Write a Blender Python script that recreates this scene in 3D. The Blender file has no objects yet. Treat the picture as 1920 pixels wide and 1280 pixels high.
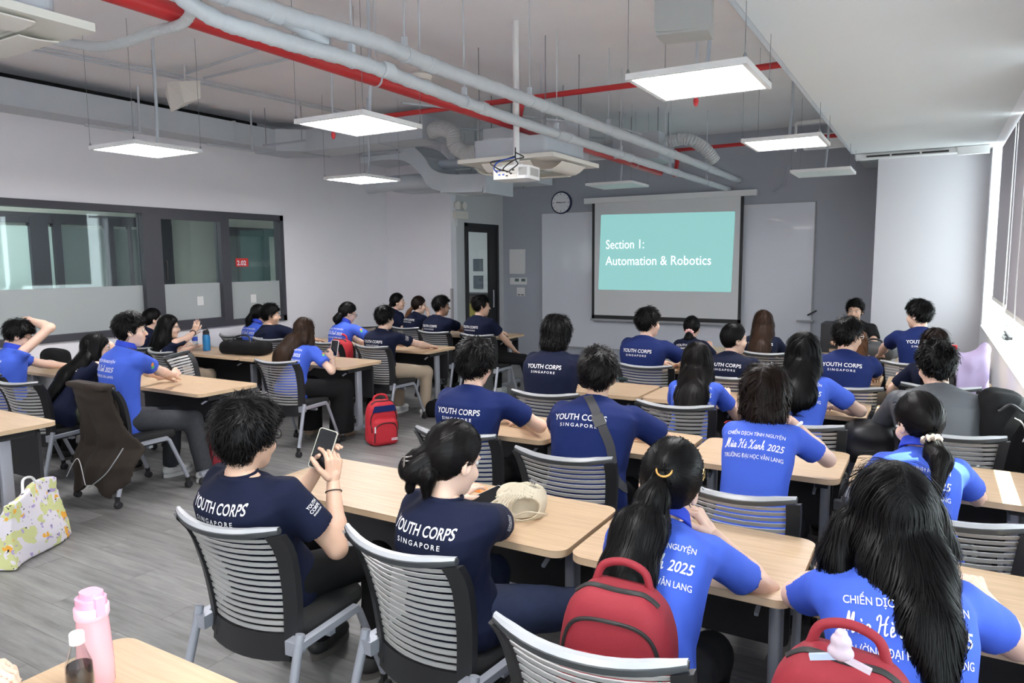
import bpy, math, random
import numpy as np
from mathutils import Vector, Matrix
from mathutils.bvhtree import BVHTree

random.seed(7); NR = np.random.RandomState(7)
S = bpy.context.scene; COL = S.collection
PI = math.pi

# ------------------------------------------------------------------ camera, world, lights, exposure
cam = bpy.data.cameras.new('camera'); cam.sensor_width = 36; cam.lens = 25.27; cam.clip_start = 0.05
co = bpy.data.objects.new('camera', cam); COL.objects.link(co)
co.matrix_world = Matrix(((0.86360851, -0.04988084, 0.50168939, 0.0),
                          (0.50410951, 0.0999308, -0.85783882, 0.0),
                          (-0.0073445, 0.9937433, 0.11144649, 1.75),
                          (0, 0, 0, 1)))
S.camera = co
w = bpy.data.worlds.new('sky'); S.world = w; w.use_nodes = True
nt = w.node_tree; bg = nt.nodes['Background']
bg.inputs[0].default_value = (0.92, 0.94, 1.0, 1); bg.inputs[1].default_value = 4.6
sun = bpy.data.lights.new('sun', 'SUN'); sun.energy = 14.0; sun.angle = 0.01; sun.color = (1.0, .96, .9)
so = bpy.data.objects.new('sun', sun); COL.objects.link(so)
so.rotation_euler = Vector((-1.0, -0.10, -1.9)).to_track_quat('-Z', 'Y').to_euler()
S.view_settings.view_transform = 'Standard'; S.view_settings.look = 'None'
S.view_settings.gamma = 1; S.view_settings.use_curve_mapping = False
S.view_settings.exposure = 1.22
PANEL_E = 18.0     # strength of the lit ceiling panels
for c_ in ('max_bounces', 8), ('diffuse_bounces', 5), ('glossy_bounces', 3), ('transmission_bounces', 6), ('transparent_max_bounces', 8):
    try: setattr(S.cycles, *c_)
    except Exception: pass

# ------------------------------------------------------------------ materials
MATS = {}
def mat(name, col, rough=.5, metal=0, spec=.5, emit=None, estr=0, trans=0, alpha=1, noise=0, nscale=20, bump=0, bscale=60, sheen=0, subs=0, coat=0, stretch=None):
    if name in MATS: return MATS[name]
    m = bpy.data.materials.new(name); m.use_nodes = True; MATS[name] = m
    n = m.node_tree; b = n.nodes['Principled BSDF']
    if len(col) == 3: col = (*col, 1)
    b.inputs['Base Color'].default_value = col
    b.inputs['Roughness'].default_value = rough; b.inputs['Metallic'].default_value = metal
    b.inputs['Specular IOR Level'].default_value = spec
    b.inputs['Transmission Weight'].default_value = trans
    b.inputs['Alpha'].default_value = alpha
    b.inputs['Sheen Weight'].default_value = sheen; b.inputs['Coat Weight'].default_value = coat
    if subs: b.inputs['Subsurface Weight'].default_value = subs; b.inputs['Subsurface Radius'].default_value = (.02, .008, .004)
    if emit: b.inputs['Emission Color'].default_value = (*emit, 1); b.inputs['Emission Strength'].default_value = estr
    if noise or bump:
        tc = n.nodes.new('ShaderNodeTexCoord'); mp = n.nodes.new('ShaderNodeMapping')
        n.links.new(tc.outputs['Object'], mp.inputs[0])
        if stretch: mp.inputs['Scale'].default_value = stretch
    if noise:
        t = n.nodes.new('ShaderNodeTexNoise'); t.inputs['Scale'].default_value = nscale; t.inputs['Detail'].default_value = 5
        n.links.new(mp.outputs[0], t.inputs[0])
        r = n.nodes.new('ShaderNodeMapRange'); r.inputs[3].default_value = 1 - noise; r.inputs[4].default_value = 1 + noise
        n.links.new(t.outputs[0], r.inputs[0])
        v = n.nodes.new('ShaderNodeVectorMath'); v.operation = 'SCALE'; v.inputs[0].default_value = col[:3]
        n.links.new(r.outputs[0], v.inputs[3]); n.links.new(v.outputs[0], b.inputs['Base Color'])
    if bump:
        t = n.nodes.new('ShaderNodeTexNoise'); t.inputs['Scale'].default_value = bscale; t.inputs['Detail'].default_value = 4
        n.links.new(mp.outputs[0], t.inputs[0])
        bp = n.nodes.new('ShaderNodeBump'); bp.inputs['Strength'].default_value = bump; bp.inputs['Distance'].default_value = .01
        n.links.new(t.outputs[0], bp.inputs['Height']); n.links.new(bp.outputs[0], b.inputs['Normal'])
    return m

M_wall = mat('wall_paint', (.85, .84, .885), .6, noise=.02, nscale=3)
M_grey = mat('grey_wall_paint', (.41, .43, .49), .6, noise=.03, nscale=3)
M_ceil = mat('painted_slab', (.86, .845, .87), .8, noise=.05, nscale=2, bump=.15, bscale=12)
M_soff = mat('plasterboard', (.68, .70, .715), .7, noise=.02, nscale=2)
M_duct = mat('painted_duct', (.54, .58, .63), .55, noise=.05, nscale=6)
M_pipe = mat('pipe_paint', (.55, .585, .62), .55, noise=.06, nscale=10, bump=.5, bscale=14)
M_red = mat('sprinkler_red', (.55, .03, .035), .4)
M_white = mat('white_enamel', (.80, .80, .80), .4)
M_cream = mat('cream_plastic', (.78, .74, .68), .45)
M_dark = mat('dark_aluminium', (.055, .055, .07), .45)
M_black = mat('black_plastic', (.018, .018, .020), .45)
M_blackm = mat('black_panel', (.022, .022, .026), .55)
M_steel = mat('silver_paint', (.42, .44, .50), .35, metal=.35)
M_wire = mat('hanger_wire', (.30, .31, .33), .4, metal=.6)
M_slat = mat('grey_slat', (.43, .425, .42), .45)
M_rail = mat('grey_rail', (.37, .38, .40), .32)
M_railb = mat('rail_edge', (.045, .05, .055), .35)
M_seat = mat('black_fabric', (.011, .011, .012), .9, noise=.3, nscale=200)
M_edge = mat('pale_wood_edge', (.62, .45, .29), .5)
M_glass = mat('window_glass', (.82, .9, .88), .02, trans=1, spec=.5)
M_frost = mat('frosted_film', (.50, .54, .55), .5, trans=.25, noise=.02, nscale=2)
M_wb = mat('whiteboard_face', (.74, .755, .83), .14, coat=.3)
M_scr = mat('screen_cloth', (.74, .74, .75), .8)
M_blind = mat('blind_cloth', (.36, .33, .355), .85, noise=.06, nscale=300)
M_panel_on = mat('lit_panel', (1, 1, 1), .5, emit=(1, .985, .99), estr=PANEL_E)
M_panel_off = mat('unlit_panel', (.72, .80, .78), .4)
M_print = mat('white_print', (.82, .82, .84), .6)
M_flex = mat('flexible_duct', (.55, .57, .58), .6)
M_screen_on = mat('slide_turquoise', (.25, .5, .5), .8)

def translucent(m, col, k):
    n = m.node_tree; b = n.nodes['Principled BSDF']; o = n.nodes['Material Output']; t = n.nodes.new('ShaderNodeBsdfTranslucent'); t.inputs[0].default_value = (*col, 1)
    x = n.nodes.new('ShaderNodeMixShader'); x.inputs[0].default_value = k; n.links.new(b.outputs[0], x.inputs[1]); n.links.new(t.outputs[0], x.inputs[2]); n.links.new(x.outputs[0], o.inputs[0])
translucent(M_blind, (.5, .47, .49), .22)
def thin_glass(m, tint, gl):
    n = m.node_tree; o = n.nodes['Material Output']; t = n.nodes.new('ShaderNodeBsdfTransparent'); t.inputs[0].default_value = (*tint, 1); g = n.nodes.new('ShaderNodeBsdfGlossy'); g.inputs['Roughness'].default_value = .02
    f = n.nodes.new('ShaderNodeLayerWeight'); f.inputs[0].default_value = .5; pw = n.nodes.new('ShaderNodeMath'); pw.operation = 'POWER'; pw.inputs[1].default_value = 4; n.links.new(f.outputs[1], pw.inputs[0]); mu = n.nodes.new('ShaderNodeMath'); mu.operation = 'MULTIPLY_ADD'; mu.inputs[1].default_value = .6 * gl; mu.inputs[2].default_value = .035 * gl
    x = n.nodes.new('ShaderNodeMixShader'); n.links.new(pw.outputs[0], mu.inputs[0]); n.links.new(mu.outputs[0], x.inputs[0]); n.links.new(t.outputs[0], x.inputs[1]); n.links.new(g.outputs[0], x.inputs[2]); n.links.new(x.outputs[0], o.inputs[0])
thin_glass(M_glass, (.86, .92, .91), 1.2)
def wood_mat():
    m = bpy.data.materials.new('pale_oak_laminate'); m.use_nodes = True; n = m.node_tree; b = n.nodes['Principled BSDF']
    tc = n.nodes.new('ShaderNodeTexCoord'); mp = n.nodes.new('ShaderNodeMapping'); mp.inputs['Scale'].default_value = (1.2, 22, 1)
    n.links.new(tc.outputs['Object'], mp.inputs[0])
    t = n.nodes.new('ShaderNodeTexNoise'); t.inputs['Scale'].default_value = 3; t.inputs['Detail'].default_value = 6; t.inputs['Roughness'].default_value = .6
    n.links.new(mp.outputs[0], t.inputs[0])
    r = n.nodes.new('ShaderNodeValToRGB'); r.color_ramp.elements[0].position = .3; r.color_ramp.elements[0].color = (.47, .325, .20, 1)
    r.color_ramp.elements[1].position = .7; r.color_ramp.elements[1].color = (.59, .43, .285, 1)
    n.links.new(t.outputs[0], r.inputs[0]); n.links.new(r.outputs[0], b.inputs['Base Color'])
    b.inputs['Roughness'].default_value = .38
    return m
M_wood = wood_mat()
def floor_mat(i):
    m = bpy.data.materials.new('grey_vinyl_plank'); m.use_nodes = True; n = m.node_tree; b = n.nodes['Principled BSDF']
    tc = n.nodes.new('ShaderNodeTexCoord'); mp = n.nodes.new('ShaderNodeMapping'); mp.inputs['Scale'].default_value = (1.0, 9, 1)
    oi = n.nodes.new('ShaderNodeObjectInfo'); ad = n.nodes.new('ShaderNodeVectorMath'); ad.operation = 'ADD'
    cx = n.nodes.new('ShaderNodeCombineXYZ')
    mm = n.nodes.new('ShaderNodeMath'); mm.operation = 'MULTIPLY'; mm.inputs[1].default_value = 57
    n.links.new(oi.outputs['Random'], mm.inputs[0]); n.links.new(mm.outputs[0], cx.inputs[0]); n.links.new(mm.outputs[0], cx.inputs[1])
    n.links.new(tc.outputs['Object'], ad.inputs[0]); n.links.new(cx.outputs[0], ad.inputs[1]); n.links.new(ad.outputs[0], mp.inputs[0])
    t = n.nodes.new('ShaderNodeTexNoise'); t.inputs['Scale'].default_value = 2.2; t.inputs['Detail'].default_value = 7; t.inputs['Roughness'].default_value = .62
    n.links.new(mp.outputs[0], t.inputs[0])
    r = n.nodes.new('ShaderNodeValToRGB')
    r.color_ramp.elements[0].position = .28; r.color_ramp.elements[0].color = (.125, .122, .12, 1)
    r.color_ramp.elements[1].position = .68; r.color_ramp.elements[1].color = (.28, .276, .272, 1)
    n.links.new(t.outputs[0], r.inputs[0])
    v = n.nodes.new('ShaderNodeVectorMath'); v.operation = 'SCALE'
    mr = n.nodes.new('ShaderNodeMapRange'); mr.inputs[3].default_value = .86; mr.inputs[4].default_value = 1.12
    n.links.new(oi.outputs['Random'], mr.inputs[0]); n.links.new(r.outputs[0], v.inputs[0]); n.links.new(mr.outputs[0], v.inputs[3])
    n.links.new(v.outputs[0], b.inputs['Base Color'])
    b.inputs['Roughness'].default_value = .42
    bp = n.nodes.new('ShaderNodeBump'); bp.inputs['Strength'].default_value = .12; bp.inputs['Distance'].default_value = .004
    n.links.new(t.outputs[0], bp.inputs['Height']); n.links.new(bp.outputs[0], b.inputs['Normal'])
    return m
M_floor = floor_mat(0)

# ------------------------------------------------------------------ mesh helpers
class MB:
    def __init__(s): s.v = []; s.f = []; s.m = []; s.mi = 0
    def add(s, vs, fs):
        o = len(s.v); s.v += [tuple(map(float, v)) for v in vs]; s.f += [tuple(i + o for i in f) for f in fs]; s.m += [s.mi] * len(fs); return s
    def box(s, a, b):
        x0, y0, z0 = a; x1, y1, z1 = b
        return s.add([(x0, y0, z0), (x1, y0, z0), (x1, y1, z0), (x0, y1, z0), (x0, y0, z1), (x1, y0, z1), (x1, y1, z1), (x0, y1, z1)],
                     [(0, 3, 2, 1), (4, 5, 6, 7), (0, 1, 5, 4), (1, 2, 6, 5), (2, 3, 7, 6), (3, 0, 4, 7)])
    def bar(s, p, q, w, h, up=(0, 0, 1)):
        p = Vector(p); q = Vector(q); d = (q - p).normalized(); u = Vector(up)
        if abs(d.dot(u)) > .99: u = Vector((0, 1, 0))
        r = d.cross(u).normalized(); u = r.cross(d)
        vs = [c + r * (a * w / 2) + u * (b * h / 2) for c in (p, q) for a, b in ((-1, -1), (1, -1), (1, 1), (-1, 1))]
        return s.add(vs, [(0, 1, 2, 3), (7, 6, 5, 4), (0, 4, 5, 1), (1, 5, 6, 2), (2, 6, 7, 3), (3, 7, 4, 0)])
    def tube(s, pts, r, n=10, caps=True):
        pts = [Vector(p) for p in pts]; N = len(pts); rr = r if hasattr(r, '__len__') else [r] * N
        vs = []; fs = []; u = None
        for i, p in enumerate(pts):
            d = (pts[min(i + 1, N - 1)] - pts[max(i - 1, 0)]).normalized()
            if u is None:
                u = Vector((0, 0, 1)) if abs(d.z) < .9 else Vector((0, 1, 0))
            r_ = d.cross(u).normalized(); u = r_.cross(d).normalized()
            for k in range(n):
                a = 2 * PI * k / n; vs.append(p + (r_ * math.cos(a) + u * math.sin(a)) * rr[i])
        for i in range(N - 1):
            for k in range(n):
                a = i * n + k; b = i * n + (k + 1) % n; fs.append((a, b, b + n, a + n))
        if caps: fs.append(tuple(range(n - 1, -1, -1))); fs.append(tuple((N - 1) * n + k for k in range(n)))
        return s.add(vs, fs)
    def lathe(s, prof, c=(0, 0, 0), n=20, axis='z'):
        vs = []; fs = []
        for r, z in prof:
            for k in range(n):
                a = 2 * PI * k / n; x, y = r * math.cos(a), r * math.sin(a)
                p = (x, y, z) if axis == 'z' else ((x, z, y) if axis == 'y' else (z, x, y))
                vs.append((p[0] + c[0], p[1] + c[1], p[2] + c[2]))
        for i in range(len(prof) - 1):
            for k in range(n):
                a = i * n + k; b = i * n + (k + 1) % n; fs.append((a, b, b + n, a + n))
        fs.append(tuple(range(n - 1, -1, -1))); m = (len(prof) - 1) * n; fs.append(tuple(m + k for k in range(n)))
        return s.add(vs, fs)
    def prism(s, poly, z0, z1, ax=2):          # poly in the plane normal to axis ax
        def P(a, b, c): return {2: (a, b, c), 1: (a, c, b), 0: (c, a, b)}[ax]
        n = len(poly); vs = [P(a, b, z0) for a, b in poly] + [P(a, b, z1) for a, b in poly]
        return s.add(vs, [tuple(range(n - 1, -1, -1)), tuple(range(n, 2 * n))] + [(i, (i + 1) % n, n + (i + 1) % n, n + i) for i in range(n)])
    def mesh(s, name, mats, smooth=None):
        me = bpy.data.meshes.new(name); me.from_pydata(s.v, [], s.f)
        for m in (mats if isinstance(mats, (list, tuple)) else [mats]): me.materials.append(m)
        if any(s.m): me.polygons.foreach_set('material_index', s.m)
        if smooth is not None:
            me.polygons.foreach_set('use_smooth', [True] * len(s.f))
            try: me.set_sharp_from_angle(angle=math.radians(smooth))
            except Exception: pass
        me.update(); return me
    def build(s, name, mats, parent=None, smooth=None, **k):
        return obj(name, s.mesh(name, mats, smooth), parent, **k)
def obj(name, me, parent=None, loc=None, rz=None, **props):
    o = bpy.data.objects.new(name, me); COL.objects.link(o)
    if parent is not None: o.parent = parent
    if loc is not None: o.location = loc
    if rz is not None: o.rotation_euler = (0, 0, rz)
    for k, v in props.items(): o[k] = v
    return o
def thing(name, label, cat, loc=(0, 0, 0), rz=0, group=None):
    o = bpy.data.objects.new(name, None); COL.objects.link(o); o.location = loc; o.rotation_euler = (0, 0, rz)
    o.empty_display_size = .1; o['label'] = label; o['category'] = cat
    if group: o['group'] = group
    return o
def tag(o, label, cat, group=None):
    o['label'] = label; o['category'] = cat
    if group: o['group'] = group
    return o
def struct(o): o['kind'] = 'structure'; return o
def copy_tree(o, parent=None, loc=None, rz=None, label=None):
    c = o.copy(); COL.objects.link(c)
    if parent is not None: c.parent = parent
    if loc is not None: c.location = loc
    if rz is not None: c.rotation_euler = (0, 0, rz)
    if label: c['label'] = label
    for ch in list(o.children): copy_tree(ch, c)
    return c
def rrect(x0, y0, x1, y1, r, n=5):
    out = []
    for cx, cy, a0 in ((x1 - r, y1 - r, 0), (x0 + r, y1 - r, 90), (x0 + r, y0 + r, 180), (x1 - r, y0 + r, 270)):
        for k in range(n + 1):
            a = math.radians(a0 + 90 * k / n); out.append((cx + r * math.cos(a), cy + r * math.sin(a)))
    return out
def spline(pts, n=8):
    P = [Vector(p) for p in pts]; P = [P[0] * 2 - P[1]] + P + [P[-1] * 2 - P[-2]]; out = []
    for i in range(1, len(P) - 2):
        for k in range(n):
            t = k / n; a, b, c, d = P[i - 1:i + 3]
            out.append(.5 * ((2 * b) + (c - a) * t + (2 * a - 5 * b + 4 * c - d) * t * t + (3 * b - a - 3 * c + d) * t ** 3))
    out.append(P[-2]); return out
_tc = {}
def text_mesh(txt, size, bold=0.0, shear=0.0, align='CENTER', spacing=1.0):
    key = (txt, size, bold, shear, align, spacing)
    if key in _tc: return _tc[key]
    cu = bpy.data.curves.new('t', 'FONT'); cu.body = txt; cu.size = size; cu.align_x = align; cu.offset = bold; cu.shear = shear; cu.space_character = spacing
    cu.resolution_u = 3
    o = bpy.data.objects.new('t', cu); COL.objects.link(o); bpy.context.view_layer.update()
    dg = bpy.context.evaluated_depsgraph_get(); me = o.evaluated_get(dg).to_mesh()
    V = [tuple(v.co) for v in me.vertices]; F = [tuple(p.vertices) for p in me.polygons]
    o.evaluated_get(dg).to_mesh_clear(); bpy.data.objects.remove(o); bpy.data.curves.remove(cu)
    _tc[key] = (V, F); return V, F

# ------------------------------------------------------------------ room shell
XL, XR, YF, YB, ZC, ZS = -7.9, .5, 11.0, -3.0, 3.60, 2.96
XD, YJ = -6.6, 9.4     # door wall plane, jog wall plane
sub = MB().box((XL - .1, YB, -.06), (XR, YF, -.004)).build('floor', mat('floor_joint', (.12, .12, .12), .7)); struct(sub)
pl_w, pl_l = .18, 1.22
pm = MB().prism(rrect(.0008, .0008, pl_l - .0008, pl_w - .0008, .001, 1), -.004, 0).mesh('plank', M_floor)
pieces = []
r = 0; y = YB
while y < YF - .01:
    x = XL - ((r * .47) % 1) * pl_l
    while x < XR:
        pieces.append((x, y)); x += pl_l
    y += pl_w; r += 1
pieces.sort(key=lambda p: (p[0] + .6 + 2.2) ** 2 + (p[1] - 1.5) ** 2)
for x, y in pieces[:300]: obj('plank', pm, sub, loc=(x, y, 0))
mbp = MB()
for x, y in pieces[300:]:
    x0, x1 = max(x, XL), min(x + pl_l, XR)
    if x1 - x0 > .02: mbp.box((x0 + .0008, y + .0008, -.004), (x1 - .0008, y + pl_w - .0008, 0))
o = mbp.build('far_planks', M_floor, sub); o['kind'] = 'stuff'

def wallbox(name, a, b, m): return struct(MB().box(a, b).build(name, m))
wallbox('ceiling', (XL - .2, YB, ZC), (-.87, YF + .1, ZC + .15), M_ceil)
# left wall with window opening: y 2.2..7.22, z .93..2.40
WY0, WY1, WZ0, WZ1 = 1.6, 7.16, .94, 2.40
mb = MB(); mb.box((XL - .15, YB, 0), (XL, YJ + .15, WZ0)); mb.box((XL - .15, YB, WZ1), (XL, YJ + .15, ZC)); mb.box((XL - .15, YB, WZ0), (XL, WY0, WZ1)); mb.box((XL - .15, WY1, WZ0), (XL, YJ + .15, WZ1))
struct(mb.build('wall_left', M_wall))
wallbox('wall_jog', (XL, YJ, 0), (XD, YJ + .15, ZC), M_wall)
DY0, DY1, DZ = 9.78, 10.82, 2.37
mb = MB(); mb.box((XD - .12, YJ + .15, 0), (XD, DY0, ZC)); mb.box((XD - .12, DY1, 0), (XD, YF, ZC)); mb.box((XD - .12, DY0, DZ), (XD, DY1, ZC))
struct(mb.build('wall_door', mat('door_wall_paint', (.60, .61, .62), .6)))
wallbox('wall_front', (XD - .12, YF, 0), (XR + .3, YF + .15, ZC), M_grey)
wallbox('wall_column', (-.65, 10.0, 0), (XR + .02, YF, ZC), mat('column_paint', (.62, .60, .63), .6))
wallbox('wall_back', (XL, YB - .15, 0), (XR + .3, YB, ZC), M_wall)
# right wall: opening y -1.5..9.6, z .99..2.96
SZ = .985
mb = MB(); mb.box((XR, YB, 0), (XR + .35, YF, SZ)); mb.box((XR, 9.72, SZ), (XR + .35, YF, ZC)); mb.box((XR, YB, SZ), (XR + .35, -1.5, ZC)); mb.box((XR, -1.5, ZS), (XR + .35, 9.72, ZC))
struct(mb.build('wall_right', M_wall))
struct(MB().box((XR - .012, -1.5, SZ - .02), (XR + .35, 9.72, SZ + .004)).build('trim_sill', M_white))
# low plasterboard ceiling over the window side, with a drop at its far end and a slot diffuser
mb = MB(); mb.box((-.87, YB, ZS), (XR, 9.45, ZC + .1)); mb.box((-.87, 9.45, ZS - .0), (XR, YF, ZC + .1))
struct(mb.build('ceiling_soffit', M_soff))
struct(MB().box((-.90, YB, ZS + .0), (-.872, 9.45, ZS + .05)).box((-.93, YB, ZS + .10), (-.872, 9.45, ZS + .13)).build('trim_soffit', M_duct))
t = thing('slot_diffuser', 'long white slot air diffuser at far end of the low plasterboard ceiling', 'air vent')
MB().box((-.86, 9.45, 2.90), (.45, 9.62, 2.955)).build('frame', M_white, t)
MB().box((-.74, 9.435, 2.912), (-.50, 9.452, 2.93)).build('slot', M_black, t)
MB().box((-.48, 9.435, 2.912), (-.20, 9.452, 2.93)).build('slot', M_black, t)
MB().box((-.18, 9.435, 2.912), (.08, 9.452, 2.93)).build('slot', M_black, t)
MB().box((.16, 9.43, 2.87), (.46, 9.50, 2.955)).build('end_box', M_white, t)
struct(MB().box((-.02 + XD, YJ - .012, 0), (XD + .012, YJ + .03, 1.32)).build('trim_corner', mat('corner_guard', (.42, .40, .42), .5)))

# right windows: frame, glass, blinds
wn = struct(MB().box((XR + .24, -1.5, SZ), (XR + .30, 9.72, SZ + .07)).box((XR + .24, -1.5, ZS - .08), (XR + .30, 9.72, ZS)).build('window_1', M_white))
for y in (-1.5, .9, 3.2, 5.4, 7.5, 9.66):
    MB().box((XR + .235, y, SZ), (XR + .305, y + .07, ZS)).build('mullion', M_white, wn)
for y0, y1 in ((-1.43, .9), (.97, 3.2), (3.27, 5.4), (5.47, 7.5), (7.57, 9.66)):
    MB().box((XR + .265, y0, SZ + .07), (XR + .272, y1, ZS - .08)).build('pane', M_glass, wn)
# outside: neighbouring facade far away
def blind(y0, y1, zb, label):
    t = thing('roller_blind', label, 'blind')
    nseg = 1
    MB().tube([(XR + .10, y0, ZS - .06), (XR + .10, y1, ZS - .06)], .035, 12).build('roller', M_cream, t, 40)
    mb = MB(); mb.box((XR + .062, y0 + .01, zb), (XR + .066, y1 - .01, ZS - .06)); mb.build('cloth', M_blind, t)
    MB().box((XR + .055, y0 + .01, zb - .03), (XR + .073, y1 - .01, zb + .005)).build('bottom_bar', M_cream, t)
    MB().tube([(XR + .05, y0 + .02, ZS - .07), (XR + .045, y0 + .03, 1.1), (XR + .05, y0 + .05, 1.06), (XR + .055, y0 + .07, 1.1), (XR + .055, y0 + .07, ZS - .07)], .004, 5).build('pull_cord', M_white, t)
blind(7.62, 9.30, 1.33, 'grey roller blind nearest the column beside the far window end')
blind(5.50, 7.55, 1.30, 'grey roller blind second from the column')
blind(3.30, 5.42, 1.30, 'grey roller blind third from the column')
blind(1.00, 3.22, 1.30, 'grey roller blind beside the front desks by the window wall')
blind(-1.40, .92, 2.55, 'grey roller blind rolled up behind the photographer')
tag(MB().tube(spline([(XR + .03, 6.3, 2.8), (XR + .02, 6.25, 1.2), (XR + .06, 5.9, 1.0), (XR + .12, 5.3, .995), (XR + .2, 5.2, 1.0)]), .005, 6).build('cord', M_white, None, 60), 'white cord drooping over the window sill below the blinds', 'cord')
tag(MB().box((XR + .10, 8.0, SZ + .005), (XR + .16, 8.35, SZ + .03)).tube([(XR + .13, 7.9, SZ + .03), (XR + .13, 8.45, SZ + .045)], .012, 8).build('window_latch_bar', M_black, None, 40), 'small black object lying on the sill under the far blind', 'clutter')

# left interior window and the corridor beyond it
wl = struct(MB().box((XL - .10, WY0, WZ0), (XL + .03, WY1, WZ0 + .075)).box((XL - .10, WY0, WZ1 - .075), (XL + .03, WY1, WZ1)).box((XL - .1, WY1 - .06, WZ0), (XL + .03, WY1, WZ1)).build('window_2', M_dark))
for a, b in ((3.3, 3.38), (5.07, 5.30), (6.12, 6.25)):
    MB().box((XL - .085, a, WZ0 + .07), (XL + .036, b, WZ1 - .07)).build('mullion', M_dark, wl)
MB().box((XL + .0, 5.30, WZ1 - .13), (XL + .034, 6.12, WZ1 - .075)).build('sash_rail', M_dark, wl)
MB().box((XL + .0, 5.30, WZ0 + .075), (XL + .034, 6.12, WZ0 + .12)).build('sash_rail', M_dark, wl)
ZFr = 1.50
for a, b in ((1.6, 3.3), (3.38, 5.07), (5.30, 6.12), (6.25, 7.10)):
    MB().box((XL - .045, a, WZ0 + .07), (XL - .037, b, WZ1 - .07)).build('pane', M_glass, wl)
    MB().box((XL - .036, a, WZ0 + .07), (XL - .034, b, ZFr)).build('frosted_film', M_frost, wl)
MB().box((XL + .036, 5.33, 1.55), (XL + .05, 5.35, 1.78)).build('latch', M_black, wl)
sgn = thing('room_sign', 'small red room number sign on the glass at the far window sash', 'sign')
MB().box((XL - .033, 6.38, 1.70), (XL - .028, 6.58, 1.81)).build('plate', mat('sign_red', (.55, .03, .03), .4), sgn)
V, F = text_mesh('2.02', .085, .002)
MB().add([(XL - .026, 6.47 + v[0], 1.72 + v[1]) for v in V], F).build('lettering', M_print, sgn)
for y, z, l in ((5.82, 1.28, 'square of white paper stuck on the frosted middle sash'), (6.64, 1.27, 'square of white paper stuck on the frosted far sash')):
    tag(MB().box((XL - .032, y - .045, z - .055), (XL - .030, y + .045, z + .055)).build('paper_note', M_white), l, 'paper')
struct(MB().box((XL - .001, YB, 3.475), (XL + .004, 6.8, ZC - .001)).build('trim_painted_shade', mat('painted_gap_shade', (.02, .02, .022), .9)))  # dark strip painting in the deep shade between duct and slab
wallbox('wall_corridor', (-10.6, YB, 0), (-10.5, 14, 3.6), mat('corridor_wall', (.66, .67, .61), .6))
wallbox('floor_corridor', (-10.6, YB, -.06), (XL - .15, 14, 0), mat('corridor_floor', (.2, .2, .2), .5))
wallbox('ceiling_corridor', (-10.6, YB, 2.85), (XL - .15, 14, 2.95), M_white)
wallbox('ceiling_lobby', (XL - .15, YJ + .15, 2.85), (XD - .12, 14, 2.95), M_white)
wallbox('floor_lobby', (XL - .15, YJ + .15, -.06), (XD - .12, 14, 0), MATS['corridor_floor'])
wallbox('wall_lobby', (XD - .12, YF + .15, 0), (XD, 14, 3.6), M_wall)
wallbox('wall_corridor_end', (-10.6, 13.9, 0), (-5.5, 14, 3.6), M_wall)
cw = struct(MB().box((-10.5, 2.3, 2.30), (-10.42, 7.2, 2.44)).box((-10.5, 2.3, .9), (-10.42, 7.2, 1.0)).box((-10.5, 8.05, 2.22), (-10.42, 9.5, 2.36)).build('window_3', M_dark))
for y, d in ((2.3, .1), (3.7, .18), (5.12, .23), (5.42, .10), (6.15, .11), (6.50, .035), (6.90, .30), (8.05, .16), (9.0, .12)):
    MB().box((-10.5, y, .9), (-10.41, y + d, 2.36)).build('mullion', M_dark, cw)
M_cg1 = mat('corridor_glass_painted_daylight', (.62, .76, .73), .15); M_cg2 = mat('corridor_glass_dim', (.20, .235, .235), .15)  # opaque panes; the daylight outside is painted into the bright tone
for y0, y1, m in ((2.4, 3.7, M_cg1), (3.88, 5.12, M_cg1), (5.35, 5.42, M_cg1), (5.52, 6.15, M_cg2), (6.26, 6.50, M_cg2), (6.535, 6.90, M_cg2), (8.21, 9.0, M_cg2)):
    MB().box((-10.49, y0, 1.0), (-10.47, y1, 2.26)).build('pane', m, cw)
ct = thing('added_corridor_light', 'unseen light panel added to brighten the corridor beyond the interior window', 'light')  # lamp panel added out of view to light the corridor
MB().box((-9.6, 4.2, 2.80), (-9.0, 5.4, 2.85)).build('frame', M_white, ct)
MB().box((-9.57, 4.23, 2.795), (-9.03, 5.37, 2.80)).build('diffuser', mat('lit_panel_dim', (1, 1, 1), emit=(1, 1, 1), estr=7), ct)
ct2 = copy_tree(ct, None, loc=(0, 6.6, 0), label='unseen light panel added to brighten the corridor beyond the glass door')  # second added panel, brightens the corridor end
for z0, z1, l in ((1.52, 1.80, 'upper dark poster on the corridor wall seen through the glass door'), (1.12, 1.42, 'lower dark poster on the corridor wall seen through the glass door')):
    tag(MB().box((-9.13, 13.87, z0), (-8.88, 13.9, z1)).build('poster', mat('poster_grey', (.12, .14, .18), .6)), l, 'poster')
t = thing('corridor_counter', 'dark counter with a yellow side beyond the glass door', 'counter')
MB().box((-8.75, 12.3, 0), (-7.75, 12.8, 1.05)).build('cabinet', mat('counter_brown', (.12, .08, .06), .6), t)
MB().box((-8.3, 12.28, .1), (-7.95, 12.302, .9)).build('side_panel', mat('counter_yellow', (.50, .38, .06), .6), t)
MB().box((-8.8, 12.25, 1.05), (-7.7, 12.85, 1.09)).build('counter_top', M_black, t)

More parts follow.
